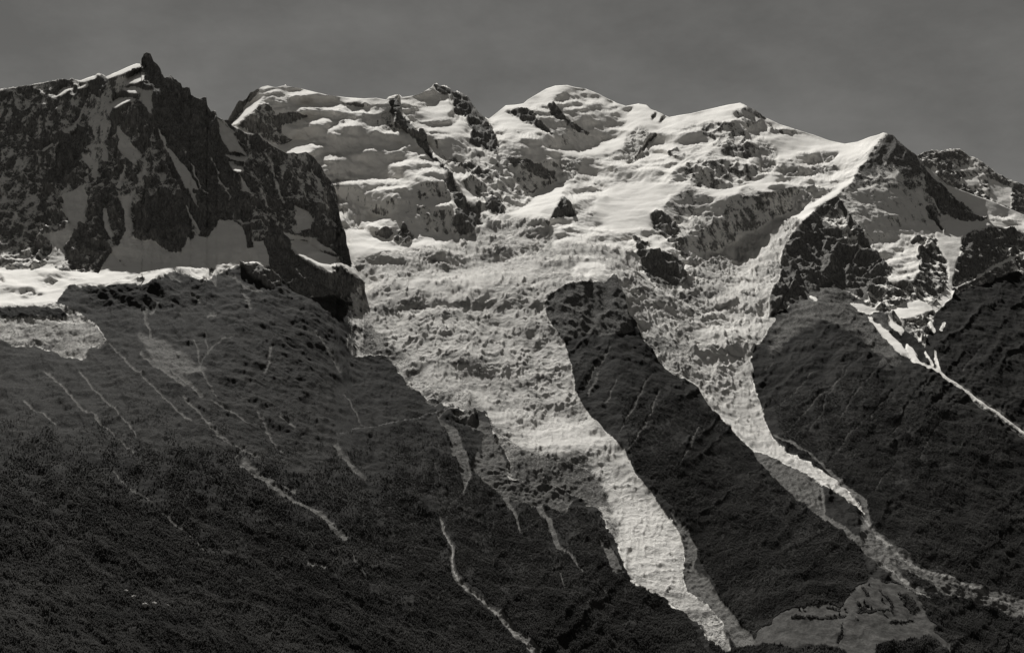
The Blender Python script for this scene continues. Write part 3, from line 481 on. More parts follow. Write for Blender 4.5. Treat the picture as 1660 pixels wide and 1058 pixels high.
def solve(T, pts, scale=125.0):
    base = rbf(pts)
    by, bx = np.gradient(base, RS)
    u = (HY - PY) / F; v = (PX - CX) / F
    # implied slope of the base surface: dln/du = 1/(b+av-u), dln/dv = -a/(b+av-u)
    du, dv = -by * F, bx * F
    du = np.clip(du, 0.45, 9)
    q = 1 / du; a0 = np.clip(-dv * q, -1.5, 1.5); b0 = q + u - a0 * v
    a = a0 + (T.a - a0) * T.w; b = b0 + (T.b - b0) * T.w
    # banding of snow benches, contour-following
    n1 = ridged((PX + WX) / 70, (PY + WY) / 13 + PX / 400, oct=3, gain=.55)
    n2 = fbm((PX + WX * .5) / 24, (PY + WY) / 7 + 40, oct=4, gain=.75)
    ang = np.arctan(b) + T.bench * ((0.42 - n1) * 0.85 + n2 * 0.62) * sm(700, 560, PY)
    ang = np.clip(ang, np.arctan(u) + 0.10, 1.25)
    b = np.tan(ang)
    a = a + T.bench * fbm(PX / 30 + 9, PY / 18, oct=3) * .5
    wq = np.clip(b + a * v - u, 0.1, 6)
    gY = -1.0 / wq / F; gX = -a / wq / F
    rx, ry = gX - bx, gY - by
    wt = np.maximum(T.w, np.clip(T.bench, 0, 1) * .999); 
    rx *= wt; ry *= wt
    div = np.gradient(rx, RS, axis=1) + np.gradient(ry, RS, axis=0)
    E = np.block([[div, div[:, ::-1]], [div[::-1], div[::-1, ::-1]]]).astype(np.float32)
    h2, w2 = E.shape
    ky = 2 * np.pi * np.fft.fftfreq(h2)[:, None]; kx = 2 * np.pi * np.fft.rfftfreq(w2)[None]
    lap = (2 - 2 * np.cos(ky) + 2 - 2 * np.cos(kx)) / RS ** 2
    dl = np.fft.irfft2(-np.fft.rfft2(E) / (lap + 1 / scale ** 2), s=E.shape)[:H, :W]
    return base + dl + T.off

lnM = solve(M, MAIN); lnN = solve(N, NEAR); lnR = solve(R, FARR)
wj = sm(640, 540, PX)
lnL = lnM * (1 - wj) + lnN * wj
tN = sm(455, 500, PY)
lnN = lnN * (1 - tN) + lnL * tN
lnM = np.where(PY > 500, lnL, lnM * (1 - sm(470, 500, PY)) + lnL * sm(470, 500, PY))
for nm in ('snow', 'ice', 'rock', 'veg', 'scree', 'meadow', 'dirt'):     # cover agrees where the two sheets meet
    m_, n_ = getattr(M, nm), getattr(N, nm); mid = m_ * (1 - wj) + n_ * wj
    setattr(N, nm, n_ * (1 - tN) + mid * tN)
    setattr(M, nm, np.where(PY > 500, mid, m_))
M.id = np.where((PY > 500) & (PX < 590) & ~np.isin(M.id, (4, 16, 17)), 15, M.id)
N.id = np.where((N.id == 21) & (M.id == 4) & (PY > 470), 4, N.id)

# ------------------------------------------------------------------ materials
def new_mat(name):
    m = bpy.data.materials.new(name); m.use_nodes = True
    nt = m.node_tree; nt.nodes.clear()
    return m, nt
def nd(nt, t, **k):
    n = nt.nodes.new(t)
    for a, v in k.items(): setattr(n, a, v)
    return n
TINT = (1.0, 0.972, 0.925)
def gcol(v): return (v * TINT[0], v * TINT[1], v * TINT[2], 1)
def terrain_mat(name, bump=0.35, fine=2.2):
    m, nt = new_mat(name); L = nt.links.new
    out = nd(nt, 'ShaderNodeOutputMaterial'); bs = nd(nt, 'ShaderNodeBsdfPrincipled')
    bs.inputs['Roughness'].default_value = 0.85; bs.inputs['Specular IOR Level'].default_value = 0.03
    L(bs.outputs[0], out.inputs[0])
    geo = nd(nt, 'ShaderNodeNewGeometry')
    def noise(scale, det=5, rough=.6, vec=None):
        n = nd(nt, 'ShaderNodeTexNoise'); n.inputs['Scale'].default_value = scale; n.inputs['Detail'].default_value = det
        n.inputs['Roughness'].default_value = rough
        L(vec or geo.outputs['Position'], n.inputs['Vector']); return n.outputs['Fac']
    def attr(nm):
        a = nd(nt, 'ShaderNodeAttribute'); a.attribute_name = nm; return a.outputs['Fac']
    def math_(op, a, b, c=None, clamp=False):
        n = nd(nt, 'ShaderNodeMath', operation=op); n.use_clamp = clamp
        for i, s in enumerate((a, b, c)):
            if s is None: continue
            if isinstance(s, (int, float)): n.inputs[i].default_value = s
            else: L(s, n.inputs[i])
        return n.outputs[0]
    def ramp(f, lo, hi, clo, chi):
        n = nd(nt, 'ShaderNodeMapRange'); L(f, n.inputs[0]); n.clamp = True
        n.inputs[1].default_value = lo; n.inputs[2].default_value = hi; n.inputs[3].default_value = clo; n.inputs[4].default_value = chi
        return n.outputs[0]
    nA = noise(0.25, 8, .65); nB = noise(1.6, 6, .7); nC = noise(0.06, 4)
    stretch = nd(nt, 'ShaderNodeMapping'); stretch.inputs['Scale'].default_value = (1, 1, .22); L(geo.outputs['Position'], stretch.inputs[0])
    nD = noise(0.9, 7, .7, stretch.outputs[0])
    rock = math_('MULTIPLY', ramp(nD, .32, .68, .07, .34), ramp(nA, .3, .7, .75, 1.3))
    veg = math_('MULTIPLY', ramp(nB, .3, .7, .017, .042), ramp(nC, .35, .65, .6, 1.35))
    scr = math_('MULTIPLY', ramp(nB, .3, .7, .06, .22), ramp(nD, .3, .7, .6, 1.35))
    mead = math_('MULTIPLY', ramp(nB, .3, .7, .045, .11), ramp(nA, .35, .65, .5, 1.3))
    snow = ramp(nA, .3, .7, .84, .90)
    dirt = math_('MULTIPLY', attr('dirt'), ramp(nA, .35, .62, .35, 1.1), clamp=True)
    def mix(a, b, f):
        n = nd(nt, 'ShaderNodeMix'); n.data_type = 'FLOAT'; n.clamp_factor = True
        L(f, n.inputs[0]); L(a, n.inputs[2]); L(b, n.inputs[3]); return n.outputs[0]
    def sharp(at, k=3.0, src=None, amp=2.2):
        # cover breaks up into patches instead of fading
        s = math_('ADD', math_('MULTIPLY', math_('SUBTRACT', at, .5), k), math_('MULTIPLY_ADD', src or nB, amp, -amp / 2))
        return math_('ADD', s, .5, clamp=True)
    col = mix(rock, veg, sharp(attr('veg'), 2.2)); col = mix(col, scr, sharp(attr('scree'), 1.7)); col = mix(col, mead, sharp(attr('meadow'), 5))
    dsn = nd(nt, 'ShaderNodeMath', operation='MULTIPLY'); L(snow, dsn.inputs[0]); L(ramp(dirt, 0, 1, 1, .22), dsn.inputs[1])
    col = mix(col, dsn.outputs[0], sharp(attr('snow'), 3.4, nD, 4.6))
    cc = nd(nt, 'ShaderNodeCombineColor')
    for i in range(3): L(math_('MULTIPLY', col, TINT[i]), cc.inputs[i])
    L(cc.outputs[0], bs.inputs['Base Color'])
    bp = nd(nt, 'ShaderNodeBump'); bp.inputs['Strength'].default_value = bump; bp.inputs['Distance'].default_value = fine
    bh = math_('ADD', math_('MULTIPLY', nB, .5), math_('MULTIPLY', nD, .5))
    # less relief on clean snow
    L(math_('MULTIPLY', bh, ramp(math_('SUBTRACT', attr('snow'), math_('MULTIPLY', attr('ice'), .8)), .2, 1, 1, .16)), bp.inputs['Height']); L(bp.outputs[0], bs.inputs['Normal'])
    return m
MT = {k: terrain_mat(k, *v) for k, v in dict(snowy_mountain_surface=(.6, 1.2), glacier_ice_surface=(1.0, 2.2), rocky_mountain_surface=(.8, 1.6), wooded_slope_surface=(.7, 1.2), meadow_surface=(.3, .6)).items()}
def simple_mat(name, v, rough=.7, var=.25, scale=.8):
    m, nt = new_mat(name); L = nt.links.new
    out = nd(nt, 'ShaderNodeOutputMaterial'); bs = nd(nt, 'ShaderNodeBsdfPrincipled'); L(bs.outputs[0], out.inputs[0])
    bs.inputs['Roughness'].default_value = rough; bs.inputs['Specular IOR Level'].default_value = .05
    geo = nd(nt, 'ShaderNodeNewGeometry'); n = nd(nt, 'ShaderNodeTexNoise'); n.inputs['Scale'].default_value = scale; n.inputs['Detail'].default_value = 5
    L(geo.outputs['Position'], n.inputs['Vector'])
    r = nd(nt, 'ShaderNodeValToRGB'); r.color_ramp.elements[0].position = .3; r.color_ramp.elements[1].position = .7
    r.color_ramp.elements[0].color = gcol(v * (1 - var)); r.color_ramp.elements[1].color = gcol(v * (1 + var))
    L(n.outputs[0], r.inputs[0]); L(r.outputs[0], bs.inputs['Base Color'])
    return m
MS = dict(water=simple_mat('white_water', .24, .85, .5, 3.0), path=simple_mat('path_gravel', .05), leaf=simple_mat('conifer_needles', .045, .8, .55, .06), bark=simple_mat('bark', .06),
          plaster=simple_mat('chalet_plaster', .72, .8, .08), roof=simple_mat('chalet_roof', .16), wood=simple_mat('chalet_wood', .12), glass=simple_mat('window_glass', .04, .15), stone=simple_mat('pale_boulder_stone', .38))

# ------------------------------------------------------------------ objects of the setting
OBJ = {  # id: name, label, category, material
 0:('snow_dome','highest rounded snow dome on the skyline, with two dark rock bands below its left shoulder','mountain','snowy_mountain_surface'),
 1:('snow_peak','broad snow-plastered peak with level crest, just right of the dark rock needle','mountain','snowy_mountain_surface'),
 2:('rocky_peak','jagged rock-crested peak with a bright snow bowl, left of the highest dome','mountain','snowy_mountain_surface'),
 3:('snow_dome','lower snow dome above a dark banded ice wall, between highest dome and dark pyramid','mountain','snowy_mountain_surface'),
 4:('glacier','widest crevassed glacier, pouring down the middle to a white tongue at the bottom','glacier','glacier_ice_surface'),
 5:('glacier','narrower right-hand glacier bending around the dark ridge to a thin pointed tongue','glacier','glacier_ice_surface'),
 6:('rock_outcrop','small thin dark rock islet standing alone in the central snow','rock','rocky_mountain_surface'),
 7:('rock_outcrop','small triangular dark rock notch at the right edge of the bright snow basin','rock','rocky_mountain_surface'),
 8:('rock_outcrop','largest dark rock island, standing between the two branches of the right-hand glacier','rock','rocky_mountain_surface'),
 18:('rock_outcrop','small pointed rock spur at the foot of the broad snow peak','rock','rocky_mountain_surface'),
 9:('mountain_ridge','long dark wooded ridge wedged between the two glaciers','ridge','wooded_slope_surface'),
 10:('pyramid_peak','dark pyramid-shaped rock peak with a snow crest on its left edge','mountain','rocky_mountain_surface'),
 11:('mountainside','dark gullied mountainside below the pyramid peak','mountainside','wooded_slope_surface'),
 19:('moraine','pale scree moraine slope beneath the thin tongue of the right-hand glacier','moraine','wooded_slope_surface'),
 12:('meadow','pale grassy meadow on the valley floor dotted with trees','meadow','meadow_surface'),
 13:('stream','pale meltwater stream running from the right-hand glacier tongue','stream','water'),
 14:('stream','short pale side stream at the upper edge of the meadow','stream','water'),
 15:('mountainside','wooded lower slope with scree gullies beside the long glacier tongue','mountainside','wooded_slope_surface'),
 16:('stream','white torrent in a stony gully left of the long glacier tongue','stream','water'),
 17:('path','thin pale path crossing the wooded slope below the wide glacier','path','path'),
 20:('rock_peak','tall dark rock needle with jagged ridge and snow couloirs','mountain','rocky_mountain_surface'),
 21:('mountainside','broad grassy and wooded left mountainside streaked with pale diagonal gullies and painted lit ribs','mountainside','wooded_slope_surface'),
 22:('snowfield','snow apron at the foot of the rock needle, half of it in shadow','snowfield','snowy_mountain_surface'),
 23:('glacier','small dirty glacier tongue at the left edge below the snowfield','glacier','glacier_ice_surface'),
 24:('snow_patch','bright elongated snow patch on the dark spur beside the wide glacier','snow patch','snowy_mountain_surface'),
 30:('distant_ridge','farthest dark ridge with snow flecks behind the pyramid peak','mountain','rocky_mountain_surface')}

def rsamp(a, px, py):
    return samp(a, (px - X0) / RS, (py - Y0) / RS)
def build_sheet(T, ln, sky, xa, xb, bottom, tag, back=2.2, jag=0.0):
    cols = np.arange(xa, xb + STEP, STEP)
    sk = np.array(sky, float); top = np.interp(cols, sk[:, 0], sk[:, 1])
    top = top + fbm(cols / 5.0, cols * 0 + .5, oct=3) * jag * rsamp(T.rock, cols, top + 3)
    bot = bottom(cols)
    nr = int((bot - top).max() / STEP) + 2
    t = np.linspace(0, 1, nr)[:, None]
    px = np.repeat(cols[None], nr, 0); py = top[None] * (1 - t) + bot[None] * t
    g = {nm: rsamp(getattr(T, nm), px, py) for nm in ('snow', 'ice', 'rock', 'veg', 'scree', 'meadow', 'dirt')}
    D = np.exp(rsamp(ln, px, py)) * KM
    X = (px - CX) / F * D; Z = (HY - py) / F * D; Y = D.copy()
    crest = t[:, 0][:, None]
    P = np.stack([X, Y, Z], -1)
    def normals(P):
        dv = np.gradient(P, axis=0); du = np.gradient(P, axis=1)
        n = np.cross(dv, du); n /= np.linalg.norm(n, axis=-1, keepdims=True) + 1e-9
        return n
    n0 = normals(P)
    X_, Y_, Z_ = X, Y, Z
    # ---- relief
    rkv = fbm(X_ / 4.5 + Z_ / 40, Y_ / 9, Z_ / 30, oct=3, gain=.6)
    edge = sm(0, 14, py - top[None])                    # keep the skyline where it is
    rk = .6 * ridged(X_ / 36, Y_ / 40, Z_ / 70, oct=5, gain=.52) + .4 * ridged(X_ / 11 + Z_ / 60, Y_ / 14, Z_ / 48, oct=4, gain=.5) - .35
    rk2 = fbm(X_ / 6, Y_ / 6, Z_ / 11, oct=4, gain=.65)
    dsp = g['rock'] * (rk * 11.0 + rk2 * 1.2 + rkv * 2.4) * (.25 + .75 * edge)
    # wooded slopes: ribs and gullies down the slope
    lf = sm(760, 620, px)
    ca = np.where(px < 800, (px * .70 - py * .72), (px * .66 + py * .75))
    al = np.where(px < 800, (px * .72 + py * .70), (px * .75 - py * .66))
    rib = ridged((ca + WXs(px, py) * 3) / 34, al / 260, oct=5, gain=.55) - .4
    vg = np.clip(g['veg'] + g['scree'] * .6, 0, 1)
    dsp = dsp + vg * (rib * 1.7 + fbm(X_ / 14, Y_ / 14, Z_ / 14, oct=5, gain=.6) * 2.6)
    dsp = dsp - g['scree'] * 1.1 + g['scree'] * fbm(X_ / 2.5, Y_ / 2.5, Z_ / 6, oct=3) * 1.0 + g['meadow'] * fbm(X_ / 12, Y_ / 12, oct=4) * 1.2
    P = P + n0 * dsp[..., None]
    # ice: seracs and crevasses, raised blocks with flat tops
    kd = np.clip(Y_ / 760, .5, 1.2)
    cx = X_ / (4.4 * kd) + fbm(X_ / 30, Y_ / 30, oct=2) * 2.5; cy = Y_ / (4.2 * kd) + X_ / 40 + fbm(X_ / 26 + 7, Y_ / 26, oct=4) * 3.0
    s1 = ridged(cx * .55, cy, Z_ / 20, oct=5, gain=.72)
    s2 = fbm(X_ / (2.2 * kd), Y_ / (2.2 * kd), Z_ / 3, oct=3, gain=.6)
    s3 = fbm(X_ / 55, Y_ / 28, oct=2)
    P[..., 2] += g['ice'] * (s1 * 2.5 * kd ** 1.8 + s2 * .8 * kd ** 1.5 + s3 * 4.5 * kd - 1.5) * (.15 + .85 * edge) * sm(-0.1, .25, g['snow'])
    band = ridged(X_ / 46 + fbm(X_ / 40, Y_ / 40, oct=2), Y_ / 11 + fbm(X_ / 60, Y_ / 50 + 4, oct=3) * 3, oct=4, gain=.6)
    g['dirt'] = np.clip(g['dirt'] + np.where(g['ice'] > .5, (band - .42) * 1.5, 0) * (.05 + g['dirt'] * 1.5), 0, 1)
    # soft undulation of snow
    P[..., 2] += g['snow'] * (fbm(X_ / 22, Y_ / 12, Z_ / 12, oct=4) * 1.0 + (ridged(X_ / 9, Y_ / 4.5, Z_ / 5, oct=4, gain=.6) - .4) * .75 * np.clip(g['ice'] * 5, 0, 1)) * edge
    # snow lies where the rock is less steep
    n1 = normals(P); steep = n1[..., 2]
    sn = np.clip(g['snow'] + np.where((g['snow'] > .08) & (g['snow'] < .9) & (g['ice'] < .5), (steep - .5) * .8 + rk2 * .25 + rkv * .85, 0), 0, 1)
    g['snow'] = sn
    idm = T.id[np.clip(((py - Y0) / RS).round().astype(int), 0, H - 1), np.clip(((px - X0) / RS).round().astype(int), 0, W - 1)]
    # ---- far side of the crest, so that the mountain is solid
    nb = 10; rows = []; top0 = P[0]
    dirv = top0 / np.linalg.norm(top0[:, :2], axis=1)[:, None]
    for k in range(1, nb + 1):
        r = top0.copy(); q = back * KM * (k / nb) ** 1.6
        r[:, :2] += dirv[:, :2] * q
        r[:, 2] -= q * .75 + fbm(r[:, 0] / 30, r[:, 1] / 30, oct=3) * 12 * (k / nb)
        rows.append(r)
    P = np.concatenate([np.stack(rows[::-1]), P], 0)
    for nm in g: g[nm] = np.concatenate([np.repeat(g[nm][:1], nb, 0), g[nm]], 0)
    idm = np.concatenate([np.repeat(idm[:1], nb, 0), idm], 0)
    build_sheet.keep[tag] = (cols, top, bot, nr, P[nb:], )
    R_, C_ = idm.shape
    fid = idm[:-1, :-1]
    vid = np.arange(R_ * C_).reshape(R_, C_)
    quads = np.stack([vid[:-1, :-1], vid[1:, :-1], vid[1:, 1:], vid[:-1, 1:]], -1)
    Pf = P.reshape(-1, 3)
    for i in np.unique(fid):
        q = quads[fid == i]
        used, inv = np.unique(q.ravel(), return_inverse=True)
        PARTS.setdefault(int(i), []).append((Pf[used], inv.reshape(-1, 4), {nm: g[nm].reshape(-1)[used] for nm in g}))
build_sheet.keep = {}
PARTS = {}
def WXs(px, py): return rsamp(WX, px, py)

build_sheet(M, lnM, SKY_MAIN, 330, 590, lambda c: np.interp(c, *np.array(SKY_NEAR, float).T) + 25, 'hidden', jag=2.0)
build_sheet(M, lnM, SKY_MAIN, 587.5, X1, lambda c: np.full_like(c, Y1), 'main', jag=2.0)
build_sheet(N, lnN, SKY_NEAR, X0, 590, lambda c: np.full_like(c, Y1), 'near', jag=3.0)
build_sheet(R, lnR, SKY_FAR, 1382, X1, lambda c: np.full_like(c, 470.0), 'far', jag=3.0)

for i, lst in PARTS.items():
    name, label, cat, mat = OBJ[i]
    off = 0; V = []; Q = []; A = {}
    for v, q, at in lst:
        V.append(v); Q.append(q + off); off += len(v)
        for k_ in at: A.setdefault(k_, []).append(at[k_])
    V = np.concatenate(V).astype(np.float32); Q = np.concatenate(Q).astype(np.int32)
    me = bpy.data.meshes.new(name)
    me.vertices.add(len(V)); me.vertices.foreach_set('co', V.ravel())
    me.loops.add(Q.size); me.loops.foreach_set('vertex_index', Q.ravel())
    me.polygons.add(len(Q)); me.polygons.foreach_set('loop_start', np.arange(0, Q.size, 4, dtype=np.int32))
    me.update(calc_edges=True)
    if mat in ('snowy_mountain_surface', 'glacier_ice_surface', 'meadow_surface'):
        me.polygons.foreach_set('use_smooth', np.ones(len(Q), bool))
    for k_, vv in A.items():
        a = me.attributes.new(k_, 'FLOAT', 'POINT'); a.data.foreach_set('value', np.concatenate(vv).astype(np.float32))
    me.materials.append(MT[mat] if mat in MT else MS[mat])
    o = bpy.data.objects.new(name, me); C.objects.link(o)
    o['label'] = label; o['category'] = cat; o['kind'] = 'structure'

# ------------------------------------------------------------------ where is the ground at a spot of the photograph
def ground(px, py):
    cols, top, bot, nr, P = build_sheet.keep['near' if px < 588 else 'main']
    j = int(round((px - cols[0]) / STEP)); j = min(max(j, 0), len(cols) - 1)
    i = int(round((py - top[j]) / (bot[j] - top[j]) * (nr - 1))); i = min(max(i, 0), nr - 1)
    return P[i, j]
def ground_many(x, y):
    G = np.zeros((len(x), 3))
    for tag, m in (('near', x < 588), ('main', x >= 588)):
        cols, top, bot, nr, P = build_sheet.keep[tag]
        j = np.clip(np.round((x[m] - cols[0]) / STEP).astype(int), 0, len(cols) - 1)
        i = np.clip(np.round((y[m] - top[j]) / (bot[j] - top[j]) * (nr - 1)).astype(int), 0, nr - 1)
        G[m] = P[i, j]
    return G
def mesh_obj(name, V, Fc, mat, parent=None, attrs=None):
    me = bpy.data.meshes.new(name); me.from_pydata([tuple(v) for v in V], [], Fc); me.update()
    me.materials.append(mat); o = bpy.data.objects.new(name, me); C.objects.link(o); o.parent = parent
    return o

# ------------------------------------------------------------------ forests (nobody could count them)
def forest(name, label, pts, count, seed, dens_noise=.0, hmin=.42, hmax=.85):
    r = np.random.default_rng(seed); p = np.array(pts, float)
    N_ = int(.8 * (p[:, 0].max() - p[:, 0].min()) * (p[:, 1].max() - p[:, 1].min())); count = 200000
    x = r.uniform(max(p[:, 0].min(), X0 + 5), min(p[:, 0].max(), X1 - 5), N_); y = r.uniform(p[:, 1].min(), min(p[:, 1].max(), 1120), N_)
    ins = np.zeros(N_, bool); n = len(p)
    for k in range(n):
        ax, ay = p[k]; bx, by = p[(k + 1) % n]
        if ay != by: ins ^= ((ay > y) != (by > y)) & (x < (bx - ax) * (y - ay) / (by - ay) + ax)
    cl = np.isin(M.id, (13, 14, 16, 17)) | np.isin(N.id, (16, 17))
    cl = cl | np.roll(cl, 2, 0) | np.roll(cl, -2, 0); cl = cl | np.roll(cl, 2, 1) | np.roll(cl, -2, 1)
    open_ = rsamp(cl.astype(np.float32), x, y) > .3
    vegv = np.where(x < 588, rsamp(N.veg, x, y), rsamp(M.veg, x, y)); scv = np.where(x < 588, rsamp(N.scree, x, y), rsamp(M.scree, x, y))
    nz = fbm(x / 30, y / 24, oct=4)
    ok = ins & ~open_ & (vegv > .5) & (np.where(x < 588, rsamp(N.snow, x, y), rsamp(M.snow, x, y)) < .15) & (scv < .22) & (nz > dens_noise - .3 + r.uniform(-.2, .2, N_)) & (r.uniform(0, 1, N_) < sm(600, 1010, y + nz * 260 - x * .1 + np.where(x > 1000, 300, np.where(x > 640, 90, 0)))); x = x[ok][:count]; y = y[ok][:count]
    G = ground_many(x, y)
    K = 5; V = []; Fs = []
    h = r.uniform(hmin, hmax, len(G)) * (1 + .35 * nz[ok][:count]) * (.55 + .45 * sm(620, 820, y + np.where(x > 700, 150, 0))); rad = h * r.uniform(.22, .36, len(G)); th = r.uniform(0, 6.28, len(G))
    ang = th[:, None] + np.arange(K)[None] * 2 * np.pi / K
    jit = r.uniform(.7, 1.25, (len(G), K))
    def ring(z, s):
        return np.stack([G[:, 0:1] + np.cos(ang) * rad[:, None] * s * jit, G[:, 1:2] + np.sin(ang) * rad[:, None] * s * jit, G[:, 2:3] + (h * z)[:, None] + 0 * ang], -1)
    r0 = ring(.02, 1.0); r1 = ring(.48, .42); r2 = ring(.42, .80); tip = G + np.stack([0 * h, 0 * h, h], -1)
    VV = np.concatenate([r0, r1, r2, tip[:, None]], 1)      # 3K+1
    base = (np.arange(len(G)) * (3 * K + 1))[:, None]
    k = np.arange(K); k2 = (k + 1) % K
    quads = np.stack([k, k2, K + k2, K + k], -1).reshape(1, -1, 4) + base[:, None]
    tris = np.stack([2 * K + k, 2 * K + k2, 3 * K + 0 * k], -1).reshape(1, -1, 3) + base[:, None]
    Vf = VV.reshape(-1, 3).astype(np.float32); q = quads.reshape(-1, 4); t3 = tris.reshape(-1, 3)
    me = bpy.data.meshes.new(name)
    me.vertices.add(len(Vf)); me.vertices.foreach_set('co', Vf.ravel())
    idx = np.concatenate([q.ravel(), t3.ravel()]).astype(np.int32)
    me.loops.add(len(idx)); me.loops.foreach_set('vertex_index', idx)
    ls = np.concatenate([np.arange(len(q)) * 4, len(q) * 4 + np.arange(len(t3)) * 3]).astype(np.int32)
    me.polygons.add(len(ls)); me.polygons.foreach_set('loop_start', ls); me.update(calc_edges=True)
    me.materials.append(MS['leaf']); o = bpy.data.objects.new(name, me); C.objects.link(o)
    o['label'] = label; o['category'] = 'forest'; o['kind'] = 'stuff'
forest('forest', 'dark conifer forest covering the lower left mountainside', [(-130,600),(60,600),(300,600),(500,580),(588,590),(588,1150),(-130,1150)], 34000, 1)
forest('forest', 'dark conifer forest on the slope left of the long glacier tongue', [(590,600),(640,600),(700,660),(750,690),(830,800),(970,830),(1000,900),(1120,1010),(1200,1150),(590,1150)], 24000, 2)
forest('forest', 'dark conifer forest on the ridge between the two glaciers', [(1000,640),(1130,640),(1220,730),(1300,815),(1395,885),(1410,940),(1300,985),(1230,1010),(1200,1010),(1130,900),(1090,820),(1030,760)], 20000, 3)
forest('forest', 'dark conifer forest on the mountainside below the pyramid peak', [(1250,640),(1400,600),(1610,700),(1790,800),(1790,1150),(1540,1150),(1500,970),(1420,850),(1380,790),(1270,720)], 28000, 4)

forest('forest', 'thin hedges and copses scattered over the valley meadow', [(1150,960),(1300,940),(1560,940),(1560,1150),(1150,1150)], 3000, 5)

# ------------------------------------------------------------------ single trees on the meadow
def tree_thing(px, py, h, seed, label, kind):
    g = ground(px, py); r = random.Random(seed)
    root = bpy.data.objects.new('pine_tree' if kind else 'broadleaf_tree', None); C.objects.link(root); root.location = g
    root['label'] = label; root['category'] = 'tree'; root['group'] = 'trees standing on the valley meadow'
    V = []; Fc = []
    for z, w in ((-.15, .07), (.35, .05), (.8, .015)):
        for k in range(6):
            a = k * math.pi / 3; V.append((math.cos(a) * w * h, math.sin(a) * w * h, z * h))
    for s in range(2):
        for k in range(6): Fc.append((s*6+k, s*6+(k+1)%6, s*6+6+(k+1)%6, s*6+6+k))
    for k in range(4):      # limbs
        a = k * 1.7; z0 = (.3 + .1 * k) * h; b = len(V)
        V += [(0, 0, z0), (0, 0, z0 + .03 * h), (math.cos(a) * .3 * h, math.sin(a) * .3 * h, z0 + .16 * h)]; Fc.append((b, b + 1, b + 2))
    mesh_obj('trunk', V, Fc, MS['bark'], root)
    V = []; Fc = []
    for i in range(320):
        while True:
            x, y, z = r.uniform(-1, 1), r.uniform(-1, 1), r.uniform(0, 1)
            if kind: lim = (1 - z) * .85 + .06
            else: lim = math.sqrt(max(0, 1 - (2 * z - 1) ** 2))
            if math.hypot(x, y) < lim: break
        c = (x * (.32 if kind else .45) * h, y * (.32 if kind else .45) * h, (.12 + .88 * z) * h if kind else (.25 + .75 * z) * h)
        s = h * r.uniform(.05, .1); b = len(V)
        u = [r.gauss(0, 1) for _ in range(3)]; v = [r.gauss(0, 1) for _ in range(3)]
        lu = math.sqrt(sum(q*q for q in u)); lv = math.sqrt(sum(q*q for q in v))
        for su, sv in ((-1,-1),(1,-1),(1.2,1),(-.8,1)):
            V.append(tuple(c[q] + s * (su * u[q] / lu + sv * v[q] / lv) * .7 for q in range(3)))
        Fc.append((b, b + 1, b + 2, b + 3))
    mesh_obj('crown', V, Fc, MS['leaf'], root)
TREES = [(1296,989,1.28,1,'lone pine at the left end of the valley meadow'),(1303,988,1.12,0,'small round tree beside the lone pine at the meadow left end'),
 (1347,1000,1.52,1,'tall pine standing just behind the white chalet'),(1353,998,1.20,0,'bushy tree right of the white chalet'),(1361,996,1.36,1,'slim pine second right of the white chalet'),
 (1394,983,1.60,0,'large round tree left of the dark-roofed chalet group'),(1401,977,1.44,1,'pine behind the clump in the middle of the meadow'),(1406,982,1.36,0,'round tree touching the chalet in mid meadow'),(1413,986,1.20,1,'short pine right of the chalet in mid meadow'),
 (1430,975,1.60,1,'solitary tall pine in the open right part of the meadow'),(1466,972,1.52,0,'round tree near the stream edge of the meadow'),(1473,975,1.20,1,'small pine nearest the stream edge of the meadow'),
 (1370,990,1.12,0,'small tree standing between the two chalet groups'),(1409,949,1.28,1,'pine at the top corner of the meadow'),(1432,994,1.36,0,'round tree at the lower middle of the meadow')]
for k, (x, y, h, kd, lb) in enumerate(TREES): tree_thing(x, y, h, 100 + k, lb, kd)

